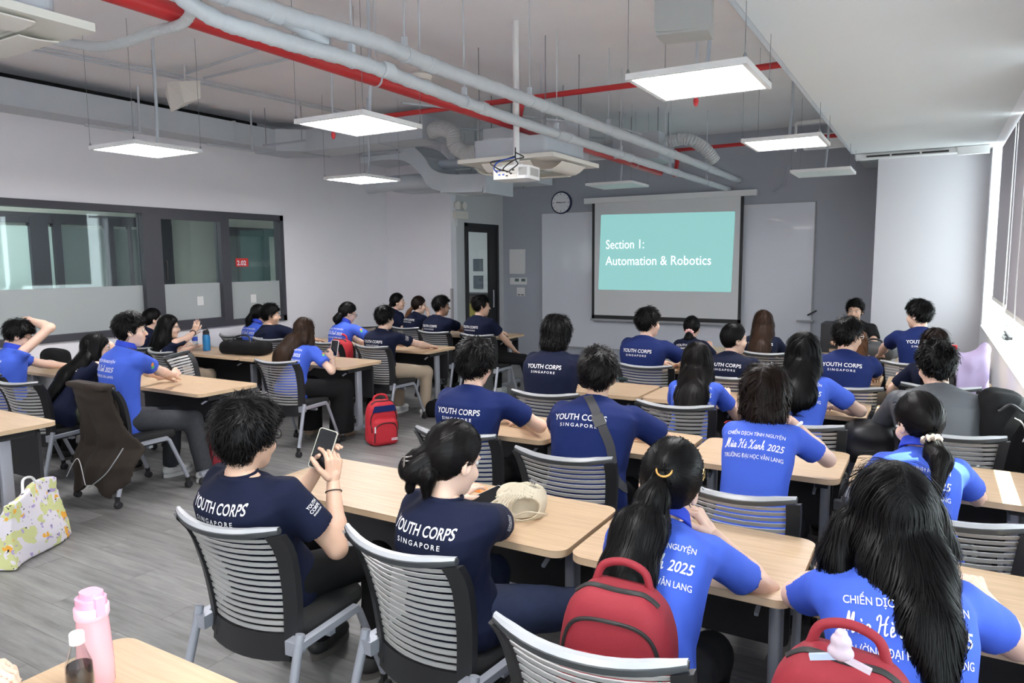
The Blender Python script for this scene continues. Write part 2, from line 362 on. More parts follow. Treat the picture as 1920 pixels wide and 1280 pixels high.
# door: black frame, glass leaf
dr = struct(MB().box((XD - .1, DY0, 0), (XD + .02, DY0 + .06, DZ)).box((XD - .1, DY1 - .06, 0), (XD + .02, DY1, DZ)).box((XD - .1, DY0, DZ - .06), (XD + .02, DY1, DZ)).build('door_1', M_black))
MB().box((XD - .05, DY0 + .06, 0), (XD + .0, DY0 + .12, DZ - .06)).box((XD - .05, DY1 - .27, 0), (XD, DY1 - .06, DZ - .06)).box((XD - .05, DY0 + .12, DZ - .14), (XD, DY1 - .27, DZ - .06)).box((XD - .05, DY0 + .12, 0), (XD, DY1 - .27, .2)).build('leaf_frame', M_black, dr)
MB().box((XD - .03, DY0 + .12, .2), (XD - .022, DY1 - .27, DZ - .14)).build('pane', M_glass, dr)
MB().tube([(XD + .03, DY1 - .2, .95), (XD + .03, DY1 - .2, 1.25)], .012, 8).build('door_handle', M_steel, dr, 40)
# emergency light
t = thing('emergency_light', 'white twin-lamp emergency light high on the wall beside the door', 'light')
MB().box((XD, 9.46, 2.42), (XD + .07, 9.80, 2.54)).build('body', M_cream, t)
for y in (9.54, 9.72):
    MB().lathe([(.02, 0), (.06, .02), (.065, .06), (.05, .065)], (XD + .0, y, 2.63), 14, 'x').build('lamp_head', M_cream, t, 40)
MB().box((XD, 9.47, 2.30), (XD + .03, 9.55, 2.42)).build('battery_box', M_white, t)
# things on the front wall
tag(MB().box((-6.46, YF - .02, 1.52), (-6.15, YF, 1.95)).box((-6.445, YF - .026, 1.535), (-6.165, YF - .02, 1.935)).build('wall_panel', M_white), 'plain white electrical panel cover on the grey wall beside the door', 'panel')
t = thing('thermostat', 'white double thermostat below the panel cover on the grey wall', 'thermostat')
MB().box((-6.45, YF - .025, 1.335), (-6.12, YF, 1.455)).build('body', M_white, t)
MB().box((-6.35, YF - .028, 1.39), (-6.27, YF - .025, 1.44)).build('display', mat('lcd', (.12, .17, .16), .3), t)
MB().box((-6.22, YF - .028, 1.39), (-6.14, YF - .025, 1.44)).build('display', MATS['lcd'], t)
t = thing('light_switch', 'white switch plate below the thermostats', 'switch')
MB().box((-6.32, YF - .012, 1.135), (-6.16, YF, 1.285)).build('plate', M_white, t)
MB().box((-6.30, YF - .018, 1.15), (-6.25, YF - .012, 1.165)).box((-6.23, YF - .018, 1.15), (-6.18, YF - .012, 1.165)).build('rocker', M_black, t)
# clock
t = thing('wall_clock', 'round white wall clock with a navy rim on the grey wall', 'clock', (-5.44, YF, 2.71)); t.scale = (1.13, 1, 1.13)
MB().lathe([(.0, -.045), (.16, -.045), (.165, -.04), (.165, 0), (0, 0)], n=36, axis='y').build('case', mat('navy_rim', (.01, .015, .07), .3), t, 30)
MB().lathe([(0, -.047), (.146, -.047), (.146, -.044)], n=36, axis='y').build('dial', mat('dial_white', (.92, .92, .95), .4), t)
mk = MB()
for k in range(12):
    a = k * PI / 6; c, s_ = math.sin(a), math.cos(a); mk.bar((c * .115, -.049, s_ * .115), (c * .135, -.049, s_ * .135), .008 if k % 3 == 0 else .004, .002, (0, 1, 0))
mk.build('hour_marks', M_black, t)
MB().bar((0, -.05, 0), (-.075, -.05, .006), .010, .003, (0, 1, 0)).build('hour_hand', M_black, t)
MB().bar((-.02, -.052, 0), (.085, -.052, .004), .007, .003, (0, 1, 0)).build('minute_hand', M_black, t)
# whiteboard
t = thing('whiteboard', 'wide glossy whiteboard across the grey front wall behind the projector screen', 'whiteboard')
MB().box((-5.81, YF - .022, .30), (-1.48, YF - .002, 2.54)).build('board', M_wb, t)
MB().box((-5.82, YF - .03, 2.54), (-1.47, YF, 2.55)).box((-5.82, YF - .03, .28), (-1.47, YF, .30)).box((-1.48, YF - .03, .28), (-1.465, YF, 2.55)).box((-5.825, YF - .03, .28), (-5.81, YF, 2.55)).build('frame', M_rail, t)
t2 = tag(MB().box((-1.66, YF - .12, .86), (-1.44, YF - .02, .88)).build('marker_tray', M_rail), 'small metal marker tray on the whiteboard edge', 'tray')
tag(MB().tube([(-1.52, YF - .07, .95), (-1.40, YF - .07, 1.02)], .012, 8).build('marker', M_black), 'black marker sticking out beside the whiteboard tray', 'marker')
# projector screen hanging from its tube
t = thing('projection_screen', 'pull-down projection screen showing a turquoise slide', 'projector screen')
YS = YF - .14
ssx = 1 - .14 / 11
x0, x1, zt, zb = -4.99 * ssx + .02, -2.38 * ssx - .0, 2.69, .80
MB().box((x0 - .05, YS - .04, zt - .03), (x1 + .10, YS + .05, zt + .055)).build('casing', M_white, t)
MB().box((x0 + .12, YS, zb), (x1 - .12, YS + .004, zt)).build('cloth', M_scr, t)
mbk = MB().box((x0 + .08, YS - .001, zb - .0), (x0 + .125, YS + .006, zt - .03)).box((x1 - .125, YS - .001, zb), (x1 - .08, YS + .006, zt - .03)).box((x0 + .08, YS - .001, zb - .0), (x1 - .08, YS + .006, zb + .06))
mbk.build('black_border', M_black, t)
MB().box((x0 + .06, YS - .012, zb - .035), (x1 - .06, YS + .015, zb)).build('bottom_bar', M_rail, t)
sl = MB().add([(-4.67, YS - .004, 2.475), (-4.71, YS - .004, 1.275), (-2.58, YS - .004, 1.265), (-2.55, YS - .004, 2.445)], [(0, 1, 2, 3)])
sl.build('slide', mat('slide_light', (.09, .13, .13), .8, emit=(.115, .245, .238), estr=1.0), t)  # slide and lettering glow themselves, standing in for the projector's light
mt_ = mat('slide_text', (.8, .85, .85), .8, emit=(.9, 1, 1), estr=.55)
for txt, z, sz in (('Section 1:', 1.93, .205), ('Automation & Robotics', 1.67, .205)):
    V, F = text_mesh(txt, 1, 0, 0, 'LEFT')
    wd = max(v[0] for v in V); k = (1.70 if 'Auto' in txt else .645) / wd; kz = .205
    MB().add([(-4.585 + v[0] * k, YS - .008, z + v[1] * kz) for v in V], F).build('slide_text', mt_, t)

# ------------------------------------------------------------------ ceiling services
M_shade = mat('ac_cream', (.74, .72, .66), .45)
def panel_light(x, y, z, on, label, s=.305):
    t = thing('ceiling_panel_light', label, 'light', (x, y, z), 0, None)
    MB().box((-s + .02, -s + .02, .004), (s - .02, s - .02, .014)).build('back_plate', M_white, t)
    for a_, b_ in (((-s, -s, -.006), (-s + .026, s, .024)), ((s - .026, -s, -.006), (s, s, .024)), ((-s + .026, -s, -.006), (s - .026, -s + .026, .024)), ((-s + .026, s - .026, -.006), (s - .026, s, .024))): MB().box(a_, b_).build('frame', M_white, t)
    MB().box((-s + .026, -s + .026, -.003), (s - .026, s - .026, .004)).build('diffuser', M_panel_on if on else M_panel_off, t)
    for a in (-1, 1):
        for b in (-1, 1):
            MB().tube([(a * (s - .01), b * (s - .01), .01), (a * (s - .01), b * (s - .01), ZC - z)], .0019, 5).build('hanger_wire', M_wire, t)
            MB().lathe([(.008, 0), (.01, .02), (.004, .035)], (a * (s - .01), b * (s - .01), .012), 8).build('clamp', M_wire, t)
    MB().tube([(0, .1, .02), (.02, .1, .3), (.02, .1, ZC - z)], .012, 7).build('conduit', M_duct, t, 40)
    return t
ZP = 2.68
nm = {(-1.12, 3.92): 'lit square ceiling panel hanging nearest the low plasterboard ceiling', (-3.45, 3.85): 'lit square ceiling panel hanging above the aisle between the table groups',
      (-5.68, 3.74): 'lit square ceiling panel near the interior window wall', (-1.12, 6.50): 'lit square ceiling panel second along the low plasterboard ceiling',
      (-5.68, 6.36): 'lit square ceiling panel under the curved duct', 
      (-5.68, 1.2): 'lit ceiling panel above the entry end of the window wall', (-1.12, 1.3): 'lit ceiling panel just above the photographer',
      (-3.45, -1.3): 'lit ceiling panel at the rear, middle row', (-1.12, -1.3): 'lit ceiling panel at the rear, window row', (-5.68, -1.3): 'lit ceiling panel at the rear, interior row'}
for (x, y), l in nm.items(): panel_light(x, y, ZP + (.0 if y < 6.4 else .03), True, l)
panel_light(-1.12, 8.85, 2.70, False, 'unlit ceiling panel in front of the grey wall near the column')
panel_light(-3.50, 8.65, 2.68, False, 'unlit greenish ceiling panel in front of the projection screen')
panel_light(-5.65, 8.55, 2.70, False, 'unlit ceiling panel near the door below the ducts')

def pipe(name, pts, r, m, label, n=14, seams=True, hang=(), cat='pipe'):
    t = thing(name, label, cat)
    P = spline(pts, 6) if len(pts) > 2 else [Vector(p) for p in pts]
    if m is M_pipe: P = spline([tuple(p) for p in P], 5)
    MB().tube(P, [r * (1 + (.05 * math.sin(i * .9) + .04 * math.sin(i * 2.3)) * (m is M_pipe)) for i in range(len(P))], n).build('pipe_run', m, t, 50)
    for h in hang:
        i = min(range(len(pts) - 1), key=lambda i: abs((pts[i][1] + pts[i + 1][1]) / 2 - h))
        a, b = Vector(pts[i]), Vector(pts[i + 1]); k = (h - a.y) / (b.y - a.y); c = a.lerp(b, k)
        mb = MB(); d = (b - a).normalized() * .012
        mb.tube([c - d * .6, c + d * .6], r * 1.06 + .002, n); mb.tube([c + Vector((0, 0, r)), (c.x, c.y, ZC)], .004, 5); mb.box((c.x - .014, c.y - .012, c.z + r), (c.x + .014, c.y + .012, c.z + r + .05))
        mb.build('hanger', M_duct, t, 40)
        if seams:
            q = c + (b - a).normalized() * .25
            MB().tube([q - d * 3, q - d * 2.5, q + d * 2.5, q + d * 3], [r, r * 1.07 + .003, r * 1.07 + .003, r], n).build('joint_sleeve', m, t, 40)
    return t
pipe('insulated_pipe', [(-2.78, 1.2, 2.93), (-2.70, 2.36, 2.9), (-2.60, 3.0, 2.9), (-2.62, 3.6, 2.9), (-2.59, 4.5, 2.9), (-2.57, 5.4, 2.9), (-2.53, 7.9, 2.9), (-2.54, 10.99, 2.9)], .043, M_pipe,
     'thick grey insulated pipe running to the screen wall, upper of the pair', hang=(2.2, 3.3, 4.7, 6.1, 7.6, 9.2))
pipe('insulated_pipe', [(-2.95, 1.7, 3.2), (-2.82, 2.1, 2.86), (-2.68, 2.45, 2.78), (-2.63, 2.96, 2.78), (-2.66, 3.55, 2.78), (-2.72, 4.7, 2.78), (-2.72, 7.2, 2.78), (-2.68, 10.99, 2.78)], .038, M_pipe,
     'thick grey insulated pipe bending down beside the red main, lower of the pair', hang=(2.9, 4.0, 5.4, 6.8, 8.3, 9.8))
pipe('insulated_pipe', [(-2.55, 1.5, 3.35), (-2.72, 2.0, 3.05), (-2.68, 2.75, 2.83)], .038, M_pipe, 'short grey branch pipe slanting into the lower insulated pipe')
pipe('sprinkler_main', [(-3.21, -1, 2.95), (-3.22, 2.1, 2.95), (-3.245, 3.54, 2.95), (-3.28, 5.66, 2.95), (-3.34, 9.8, 2.95)], .047, M_red, 'thick red sprinkler main running the length of the room', seams=False, hang=(1.2, 3.8, 6.2, 8.8))
pipe('sprinkler_branch', [(-5.3, 5.75, 3.2), (-2.27, 5.86, 3.2), (-1.0, 5.86, 3.2)], .024, M_red, 'red sprinkler branch crossing above the projector', seams=False)
pipe('sprinkler_branch', [(-3.4, 9.6, 3.2), (-.95, 9.5, 3.2)], .024, M_red, 'red sprinkler branch crossing near the screen wall', seams=False)
pipe('sprinkler_drop', [(-3.30, 5.86, 3.2), (-3.36, 5.86, 2.95)], .03, M_red, 'red vertical pipe joining branch and main above the projector', seams=False)
pipe('sprinkler_drop', [(-3.0, 9.56, 3.2), (-3.05, 9.56, 2.85)], .028, M_red, 'red vertical pipe dropping from the far branch', seams=False)
pipe('sprinkler_drop', [(-3.2, 1.9, 2.95), (-3.0, 1.9, 3.4), (-3.0, 1.9, 3.6)], .04, M_red, 'short red riser above the bend of the insulated pipe', seams=False)
for x, y, z, l in ((-4.223, 4.4, 2.778, 'red sprinkler head hanging past the lit panel over the aisle'), (-1.370, 4.7, 2.770, 'red sprinkler head behind the lit panel by the low plasterboard ceiling')):
    t = thing('fire_sprinkler', l, 'sprinkler', (x, y, 0))
    MB().tube([(0, 0, z), (0, 0, ZC)], .008, 7).build('drop_rod', M_duct, t)
    MB().lathe([(.004, -.045), (.014, -.035), (.018, -.01), (.012, .012), (.007, .03)], (0, 0, z), 12).build('nozzle', mat('sprinkler_bulb_red', (.75, .05, .06), .35), t, 40)
# thin conduits on the slab
def conduit(pts, label, r=.011):
    o = MB().tube(pts, r, 6).build('conduit', M_duct, None, 40); tag(o, label, 'conduit')
conduit([(-7.0, .5, 3.555), (-6.4, 4.55, 3.555), (-6.2, 7.0, 3.555)], 'thin grey conduit along the slab past the small wall speaker')
conduit([(-7.1, .5, 3.555), (-6.52, 4.6, 3.555), (-6.32, 7.0, 3.555)], 'thin grey conduit beside its twin along the slab')
conduit([(-6.3, 4.6, 3.56), (-4.6, 4.35, 3.56)], 'thin grey conduit leaving the small speaker across the slab')
conduit([(-6.3, 4.8, 3.56), (-4.75, 4.75, 3.56)], 'second thin grey conduit leaving the small speaker')
conduit([(-3.9, 3.6, 3.55), (-.9, 3.45, 3.55)], 'thin conduit across the slab towards the big ceiling speaker', .014)
conduit([(-4.0, 5.0, 3.1), (-2.9, 7.0, 3.1), (-2.8, 7.6, 3.1)], 'thin conduit under the upper insulated pipe', .009)
conduit([(-4.9, 7.6, 3.45), (-3.7, 9.0, 3.45)], 'slanting conduit beside the air handling box', .014)
conduit([(-5.6, 7.6, 3.45), (-4.1, 9.6, 3.45)], 'slanting conduit beyond the air handling box', .014)
conduit([(-2.05, 10.98, 2.72), (-1.9, 10.95, 2.78), (-1.85, 10.98, 3.1)], 'cable curving up the wall from the screen casing', .008)
# wall duct and transverse duct
t = thing('air_duct', 'long rectangular painted duct along the top of the interior window wall', 'duct')
MB().box((XL, YB, 3.22), (-7.50, 6.75, 3.47)).build('duct_body', M_duct, t)
for y in (2.0, 3.4, 4.8, 6.1): MB().box((XL, y, 3.21), (-7.49, y + .03, 3.48)).build('flange', M_duct, t)
t = thing('air_duct', 'rectangular duct crossing from the window wall to the air handling box', 'duct')
MB().prism([(XL, 6.75), (-7.50, 6.75), (-7.2, 7.0), (-5.3, 7.0), (-5.3, 7.5), (-7.4, 7.5), (XL, 7.3)], 3.2, 3.48).build('duct_body', M_duct, t)
MB().box((-7.3, 6.99, 3.19), (-7.27, 7.51, 3.49)).box((-6.0, 6.99, 3.19), (-5.97, 7.51, 3.49)).build('flange', M_duct, t)
# curved S duct dropping and running to the far wall
t = thing('curved_duct', 'S-shaped sheet metal duct bending below the crossing duct', 'duct')
P = []
prof = [(-6.75, 3.30), (-6.4, 3.32), (-6.0, 3.28), (-5.75, 3.1), (-5.6, 2.92), (-5.3, 2.84), (-4.8, 2.82)]
up = spline([(a, 7.75, z) for a, z in prof], 5)
mb = MB(); poly = [(p.x, p.z) for p in up] + [(p.x - .06, p.z - .22) for p in reversed(up)]
for i in range(len(up) - 1):
    a, b = up[i], up[i + 1]; q = lambda p, dz, y: (p.x - (.06 if dz else 0), y, p.z - dz)
    vs = [q(a, 0, 7.6), q(b, 0, 7.6), q(b, .22, 7.6), q(a, .22, 7.6), q(a, 0, 8.2), q(b, 0, 8.2), q(b, .22, 8.2), q(a, .22, 8.2)]
    mb.add(vs, [(0, 1, 2, 3), (7, 6, 5, 4), (0, 4, 5, 1), (3, 2, 6, 7), (0, 3, 7, 4), (1, 5, 6, 2)])
mb.build('duct_body', M_duct, t)
MB().box((-4.82, 7.57, 2.58), (-4.78, 8.23, 2.85)).build('flange', M_duct, t)
t = thing('air_duct', 'low rectangular duct running along the jog wall above the door', 'duct')
MB().box((-7.0, 8.5, 2.78), (-4.6, 9.0, 3.02)).build('duct_body', M_duct, t)
MB().box((-5.6, 8.49, 2.77), (-5.57, 9.01, 3.03)).build('flange', M_duct, t)
pipe('spiral_duct', [(-6.95, 7.9, 2.80), (-6.45, 8.0, 2.84), (-6.0, 8.2, 2.85)], .10, M_duct, 'short round duct stub below the curved duct by the window wall', seams=False)
pipe('round_duct', [(-5.7, 7.9, 3.02), (-4.2, 7.95, 2.98), (-3.2, 8.0, 2.98)], .06, M_duct, 'round painted duct behind the far lit panel', seams=False)
for i, (x, y) in enumerate(((-6.4, 7.5), (-6.75, 6.2), (-5.3, 8.9))):
    t = thing('duct_hanger', ['steel hanger bracket below the crossing duct', 'steel hanger bracket by the window wall duct', 'steel hanger bracket below the low duct'][i], 'bracket')
    MB().bar((x - .35, y, 3.16 if i < 2 else 2.74), (x + .35, y, 3.16 if i < 2 else 2.74), .03, .02).build('channel', M_steel, t)
    for a in (-.3, .3): MB().tube([(x + a, y, 3.16 if i < 2 else 2.74), (x + a, y, ZC)], .005, 6).build('rod', M_wire, t)
# flexible duct: corrugated
def flex(pts, r, label, corr=.008, name='flexible_duct'):
    P = spline(pts, 14); L = 0; rs = []
    for i, p in enumerate(P):
        rs.append(r + (corr if i % 2 else 0))
    o = MB().tube(P, rs, 16).build(name, M_flex, None); o.data.polygons.foreach_set('use_smooth', [False] * len(o.data.polygons)); tag(o, label, 'duct')
flex([(-5.35, 7.2, 3.30), (-5.1, 7.1, 3.31), (-4.90, 7.05, 3.22), (-4.86, 7.05, 3.08), (-4.72, 7.1, 2.99), (-4.56, 7.2, 3.03), (-4.44, 7.25, 3.08)], .085, 'corrugated flexible duct dipping into the air handling box')
flex([(-4.489, 2.3, 3.025), (-4.272, 2.3, 2.98), (-4.018, 2.3, 2.919), (-3.824, 2.3, 2.881), (-3.591, 2.3, 2.87), (-3.369, 2.3, 2.886), (-3.141, 2.3, 2.889), (-3.06, 2.32, 3.0), (-3.0, 2.4, 3.2)], .024, 'foil-wrapped flexible hose sagging from the ceiling unit by the red main', .002, 'insulated_hose')
# fan coil box above the cassette
t = thing('air_handler', 'painted metal air handling box above the open ceiling cassette', 'air handler')
MB().box((-4.45, 7.0, 2.86), (-3.42, 7.6, 3.22)).build('casing', M_duct, t)
MB().box((-4.3, 6.985, 2.94), (-4.02, 7.0, 3.14)).build('access_panel', M_duct, t)
MB().box((-3.9, 6.985, 2.94), (-3.62, 7.0, 3.14)).build('access_panel', M_duct, t)
for x_, y_ in ((-4.4, 7.1), (-3.5, 7.1), (-4.4, 7.55), (-3.5, 7.55)): MB().tube([(x_, y_, 3.2), (x_, y_, ZC)], .006, 6).build('rod', M_wire, t)
t = thing('air_handler', 'second painted air handling box near the far end of the insulated pipes', 'air handler')
MB().box((-3.55, 8.6, 2.98), (-2.95, 9.2, 3.3)).build('casing', M_duct, t)
for x_, y_ in ((-3.5, 8.7), (-3.0, 8.7), (-3.5, 9.1), (-3.0, 9.1)): MB().tube([(x_, y_, 3.28), (x_, y_, ZC)], .006, 6).build('rod', M_wire, t)
flex([(-2.95, 8.9, 3.2), (-2.7, 8.9, 3.22), (-2.5, 9.0, 3.1), (-2.4, 9.1, 2.95)], .07, 'flexible duct hooking down from the far air handling box')
# cassette air conditioners
def cassette(cx, cy, z, s, label, opened):
    t = thing('cassette_air_conditioner', label, 'air conditioner', (cx, cy, z))
    ring = MB(); q = s * .62
    for a, b in (((-s, -s, 0), (s, -q, .035)), ((-s, q, 0), (s, s, .035)), ((-s, -q, 0), (-q, q, .035)), ((q, -q, 0), (s, q, .035))): ring.box(a, b)
    ring.build('panel', M_shade, t)
    MB().prism(rrect(-s * .8, -s * .8, s * .8, s * .8, .06), .035, .20).build('housing', M_duct, t)
    MB().prism(rrect(-q * .97, -q * .97, q * .97, q * .97, .12), .008, .03).build('grille', M_shade, t)
    for k in range(4):
        a = k * PI / 2; c, s_ = math.cos(a), math.sin(a)
        R = lambda x, y, zz: (x * c - y * s_, x * s_ + y * c, zz)
        dz = opened
        vs = []; fs = []
        for i in range(7):
            u = i / 6; yy = -s * .93 + u * s * .36; zz = -.012 - dz * math.sin(u * PI * .5) * (1 - .4 * u)
            for j, xx in enumerate((-q * .82, q * .82)): vs.append(R(xx, yy, zz)); vs.append(R(xx, yy, zz - .006))
        for i in range(6):
            b = i * 4; fs += [(b, b + 4, b + 6, b + 2), (b + 1, b + 3, b + 7, b + 5), (b, b + 1, b + 5, b + 4), (b + 2, b + 6, b + 7, b + 3)]
        fs += [(0, 2, 3, 1), (24, 25, 27, 26)]
        MB().add(vs, fs).build('flap', M_cream, t, 40)
    for a in (-1, 1):
        for b in (-1, 1): MB().tube([(a * s * .7, b * s * .7, .2), (a * s * .7, b * s * .7, ZC - z)], .005, 6).build('rod', M_wire, t)
cassette(-3.20, 5.82, 2.60, .47, 'cream ceiling cassette air conditioner with open flaps behind the projector', .10)
cassette(-3.62, 1.42, 2.74, .46, 'cream ceiling cassette air conditioner beside the red main near the camera', .02)
# projector on its pole
t = thing('projector', 'white ceiling projector with blue and black cables on a pole', 'projector', (-2.90, 5.05, 2.44), math.radians(5))
MB().prism(rrect(-.155, -.125, .155, .125, .03), -.055, .045).build('body', M_white, t)
MB().lathe([(.035, .0), (.038, .05), (.03, .05)], (-.06, .10, 0), 18, 'y').build('lens', M_black, t)
MB().box((-.13, -.127, -.045), (.06, -.124, .025)).build('port_panel', M_cream, t)
for i, (a, b, m) in enumerate(((-.11, .012, 0), (-.085, .012, 0), (-.06, .012, 1), (-.02, .0, 1), (.01, -.015, 1), (-.09, -.02, 0), (-.055, -.02, 0), (.03, .012, 1), (-.025, -.03, 1))):
    MB().box((a - .009, -.129, b - .006), (a + .009, -.126, b + .006)).build('port', M_black if m else mat('port_blue', (.03, .10, .5), .4), t)
MB().box((.075, -.127, -.03), (.145, -.1255, .03)).build('vent', mat('vent_grey', (.4, .4, .38), .5), t)
MB().box((.156 - .001, -.08, -.03), (.157, .08, .03)).build('vent', MATS['vent_grey'], t)
MB().tube([(0, 0, .045), (0, 0, ZC - 2.44)], .025, 12).build('mounting_pole', M_white, t, 40)
MB().box((-.09, -.07, .045), (.09, .07, .06)).build('mount_plate', M_white, t)
for i, pts in enumerate(([(-.06, -.13, .012), (-.07, -.2, .02), (-.13, -.2, .07), (-.05, -.1, .10), (.0, -.03, .13)], [(-.02, -.13, 0), (-.03, -.18, .02), (.06, -.17, .08), (.1, -.08, .11), (0, -.02, .16)],
                         [(.01, -.13, -.015), (.02, -.17, 0), (.08, -.15, .05), (.02, -.06, .1), (0, -.02, .2)])):
    MB().tube(spline(pts, 5), .005, 6).build('cable', M_black, t, 60)
MB().tube(spline([(-.11, -.13, .0), (-.11, -.18, .03), (-.08, -.15, .08), (0, -.03, .12)], 5), .006, 6).build('cable', MATS['port_blue'], t, 60)
# smoke detector, speakers
t = thing('smoke_detector', 'cream round smoke detector under the upper insulated pipe', 'detector', (-3.0, 3.95, 2.96))
MB().lathe([(.02, -.03), (.07, -.02), (.08, .01), (.05, .03)], n=18).build('body', M_cream, t, 40)
MB().tube([(0, 0, .03), (0, 0, .64)], .007, 6).build('rod', M_duct, t)
t = thing('ceiling_speaker', 'big grey loudspeaker hanging from the slab above the near lit panel', 'speaker', (-1.0, 3.22, 2.83), math.radians(14))
MB().prism([(-.115, -.06), (.105, -.075), (.125, .08), (-.09, .09)], -.11, .14).build('cabinet', mat('speaker_grey', (.36, .36, .35), .6, bump=.2, bscale=400), t)
MB().prism(rrect(-.12, -.10, .12, .13, .02), -.075, -.067, 1).build('grille', MATS['speaker_grey'], t)
MB().box((-.08, -.079, .03), (-.06, -.074, .05)).build('badge', M_cream, t)
MB().box((-.02, 0, .14), (.02, .04, .77)).build('bracket', M_white, t)
t = thing('ceiling_speaker', 'small cream loudspeaker bracketed under the slab by the interior window wall', 'speaker', (-6.28, 4.55, 3.32), math.radians(-20))
MB().add([(-.24, -.1, .07), (-.02, -.14, .13), (.22, -.1, .1), (.22, -.06, -.09), (.0, -.12, -.15), (-.05, .1, .16), (.2, .1, .14), (.18, .1, -.02)], [(0, 1, 4), (1, 2, 3, 4), (0, 5, 1), (1, 5, 6, 2), (2, 6, 7, 3), (3, 7, 4), (4, 7, 5, 0), (5, 7, 6)]).build('cabinet', M_cream, t)
MB().bar((.14, -.02, -.1), (.14, -.02, .28), .03, .008, (0, 1, 0)).bar((-.1, .1, .28), (.14, -.02, .28), .03, .008).build('bracket', M_white, t)
t = thing('cable_bracket', 'thin white arm bracket standing out from the duct by the window wall', 'bracket')
MB().tube([(-7.3, 4.75, 3.6), (-7.3, 4.75, 3.12)], .012, 8).build('rod', M_duct, t); MB().tube([(-7.3, 4.75, 3.12), (-7.35, 4.2, 3.12)], .014, 8).build('arm', M_duct, t)
t = thing('cable_bracket', 'second thin white arm bracket nearer the crossing duct', 'bracket')
MB().tube([(-7.3, 6.2, 3.6), (-7.3, 6.2, 3.12)], .012, 8).build('rod', M_duct, t); MB().tube([(-7.3, 6.2, 3.12), (-7.35, 5.6, 3.12)], .014, 8).build('arm', M_duct, t)
t = thing('trunking_box', 'white cable trunking frame hanging where the grey wall meets the low ceiling', 'trunking')
MB().tube([(-1.5, 9.3, 3.35), (-1.5, 9.3, 3.02)], .015, 6).box((-1.5, 9.28, 3.33), (-.9, 9.32, 3.37)).box((-1.5, 9.9, 3.12), (-.9, 10.0, 3.3)).build('frame', M_white, t)
# ------------------------------------------------------------------ tables
TH = .742
def make_table(wd, dp=.56):
    """root at floor centre of the table; returns the thing with its parts"""
    t = thing('training_table', '', 'table')
    poly = rrect(-wd / 2, -dp / 2, wd / 2, dp / 2, .055, 6)
    MB().prism(poly, TH - .003, TH).build('table_top', M_wood, t)
    MB().prism(rrect(-wd / 2 + .0005, -dp / 2 + .0005, wd / 2 - .0005, dp / 2 - .0005, .055, 6), TH - .026, TH - .0032).build('top_edge', M_edge, t, 40)
    pnl = MB().prism(rrect(-wd / 2 + .07, .36, wd / 2 - .07, .70, .03, 4), dp / 2 - .10, dp / 2 - .08, 1); pnl.build('modesty_panel', M_blackm, t)
    for sx in (-1, 1):
        x = sx * (wd / 2 - .085)
        MB().prism(rrect(x - .02, -.035, x + .02, .035, .01, 3), .075, TH - .06).build('leg', M_steel, t, 40)
        MB().bar((x, -dp / 2 + .03, .095), (x, dp / 2 - .03, .095), .04, .03).build('foot', M_steel, t)
        MB().box((x - .028, -.17, TH - .075), (x + .028, .17, TH - .027)).build('tilt_bracket', M_black, t)
        MB().bar((x - sx * .03, -.19, TH - .10), (x - sx * .03, -.04, TH - .045), .012, .012).build('tilt_lever', M_steel, t)
        for sy in (-1, 1):
            y = sy * (dp / 2 - .05)
            MB().lathe([(.0, -.012), (.028, -.012), (.032, -.008), (.032, .008), (.028, .012), (0, .012)], (x, y, .032), 14, 'x').build('caster', M_blackm, t, 40)
            MB().tube([(x, y, .05), (x, y, .085)], .009, 8).build('caster_stem', M_rail, t)
    if wd > 1: MB().box((wd * .12, .06, TH), (wd * .22, .10, TH + .0012)).build('cable_flap', M_edge, t)
    MB().bar((-wd / 2 + .08, 0, TH - .05), (wd / 2 - .08, 0, TH - .05), .03, .03).build('cross_beam', M_steel, t)
    return t
_tb = {}
def table(x0, x1, y0, y1, label, group):
    wd = round(x1 - x0, 2); dp = round(y1 - y0, 2); k = (round(wd, 1), round(dp, 1))
    cx, cy = (x0 + x1) / 2, (y0 + y1) / 2
    if k in _tb: t = copy_tree(_tb[k], None, (cx, cy, 0), label=label)
    else: t = _tb[k] = make_table(wd, dp); t.location = (cx, cy, 0); t['label'] = label
    t['group'] = group
GA = 'flip-top tables of the window-side group'; GB = 'flip-top tables of the corridor-side group'
cols = ((-2.62, -1.845), (-1.82, -1.085), (-1.06, -.32), (-.295, .45))
table(-2.62, -1.065, 2.15, 2.68, 'wide oak table with the beige bucket hat on it', GA)
table(-1.04, -.315, 2.15, 2.70, 'oak table where the ponytailed woman rests her elbow', GA)
table(-.29, .44, 2.15, 2.70, 'oak table in front of the long-haired woman by the window wall', GA)
for i, ((a, b), l) in enumerate(zip(cols, ('oak table under the folded arm of the curly-haired man', 'oak table in front of the man with the crossbody strap', 'oak table in front of the woman resting her chin on her hand', 'oak table with the white sheet of paper'))): table(a, b, 3.49, 4.05, l, GA)
for (a, b), l in zip(cols, ('oak table beyond the bob-haired person', 'oak table beyond the very long straight-haired woman in blue', 'oak table in front of the straight-haired woman beside the man with glasses', 'oak table beyond the man in the grey jacket')): table(a, b, 4.97, 5.53, l, GA)
for (a, b), l in zip(cols, ('oak table in front of the man facing sideways below the screen', 'oak table before the man with slicked-back hair', 'oak table in front of the man with pale-framed glasses', 'oak table before the dark brown-haired woman by the window wall')): table(a, b, 6.35, 6.90, l, GA)
for (a, b), l in zip(cols, ('front row oak table before the woman with a pink scrunchie', 'front row oak table before the long brown-haired woman', 'front row oak table with the dark grey backpack', 'front row oak table with the young man leaning on it')): table(a, b, 7.80, 8.36, l, GA)
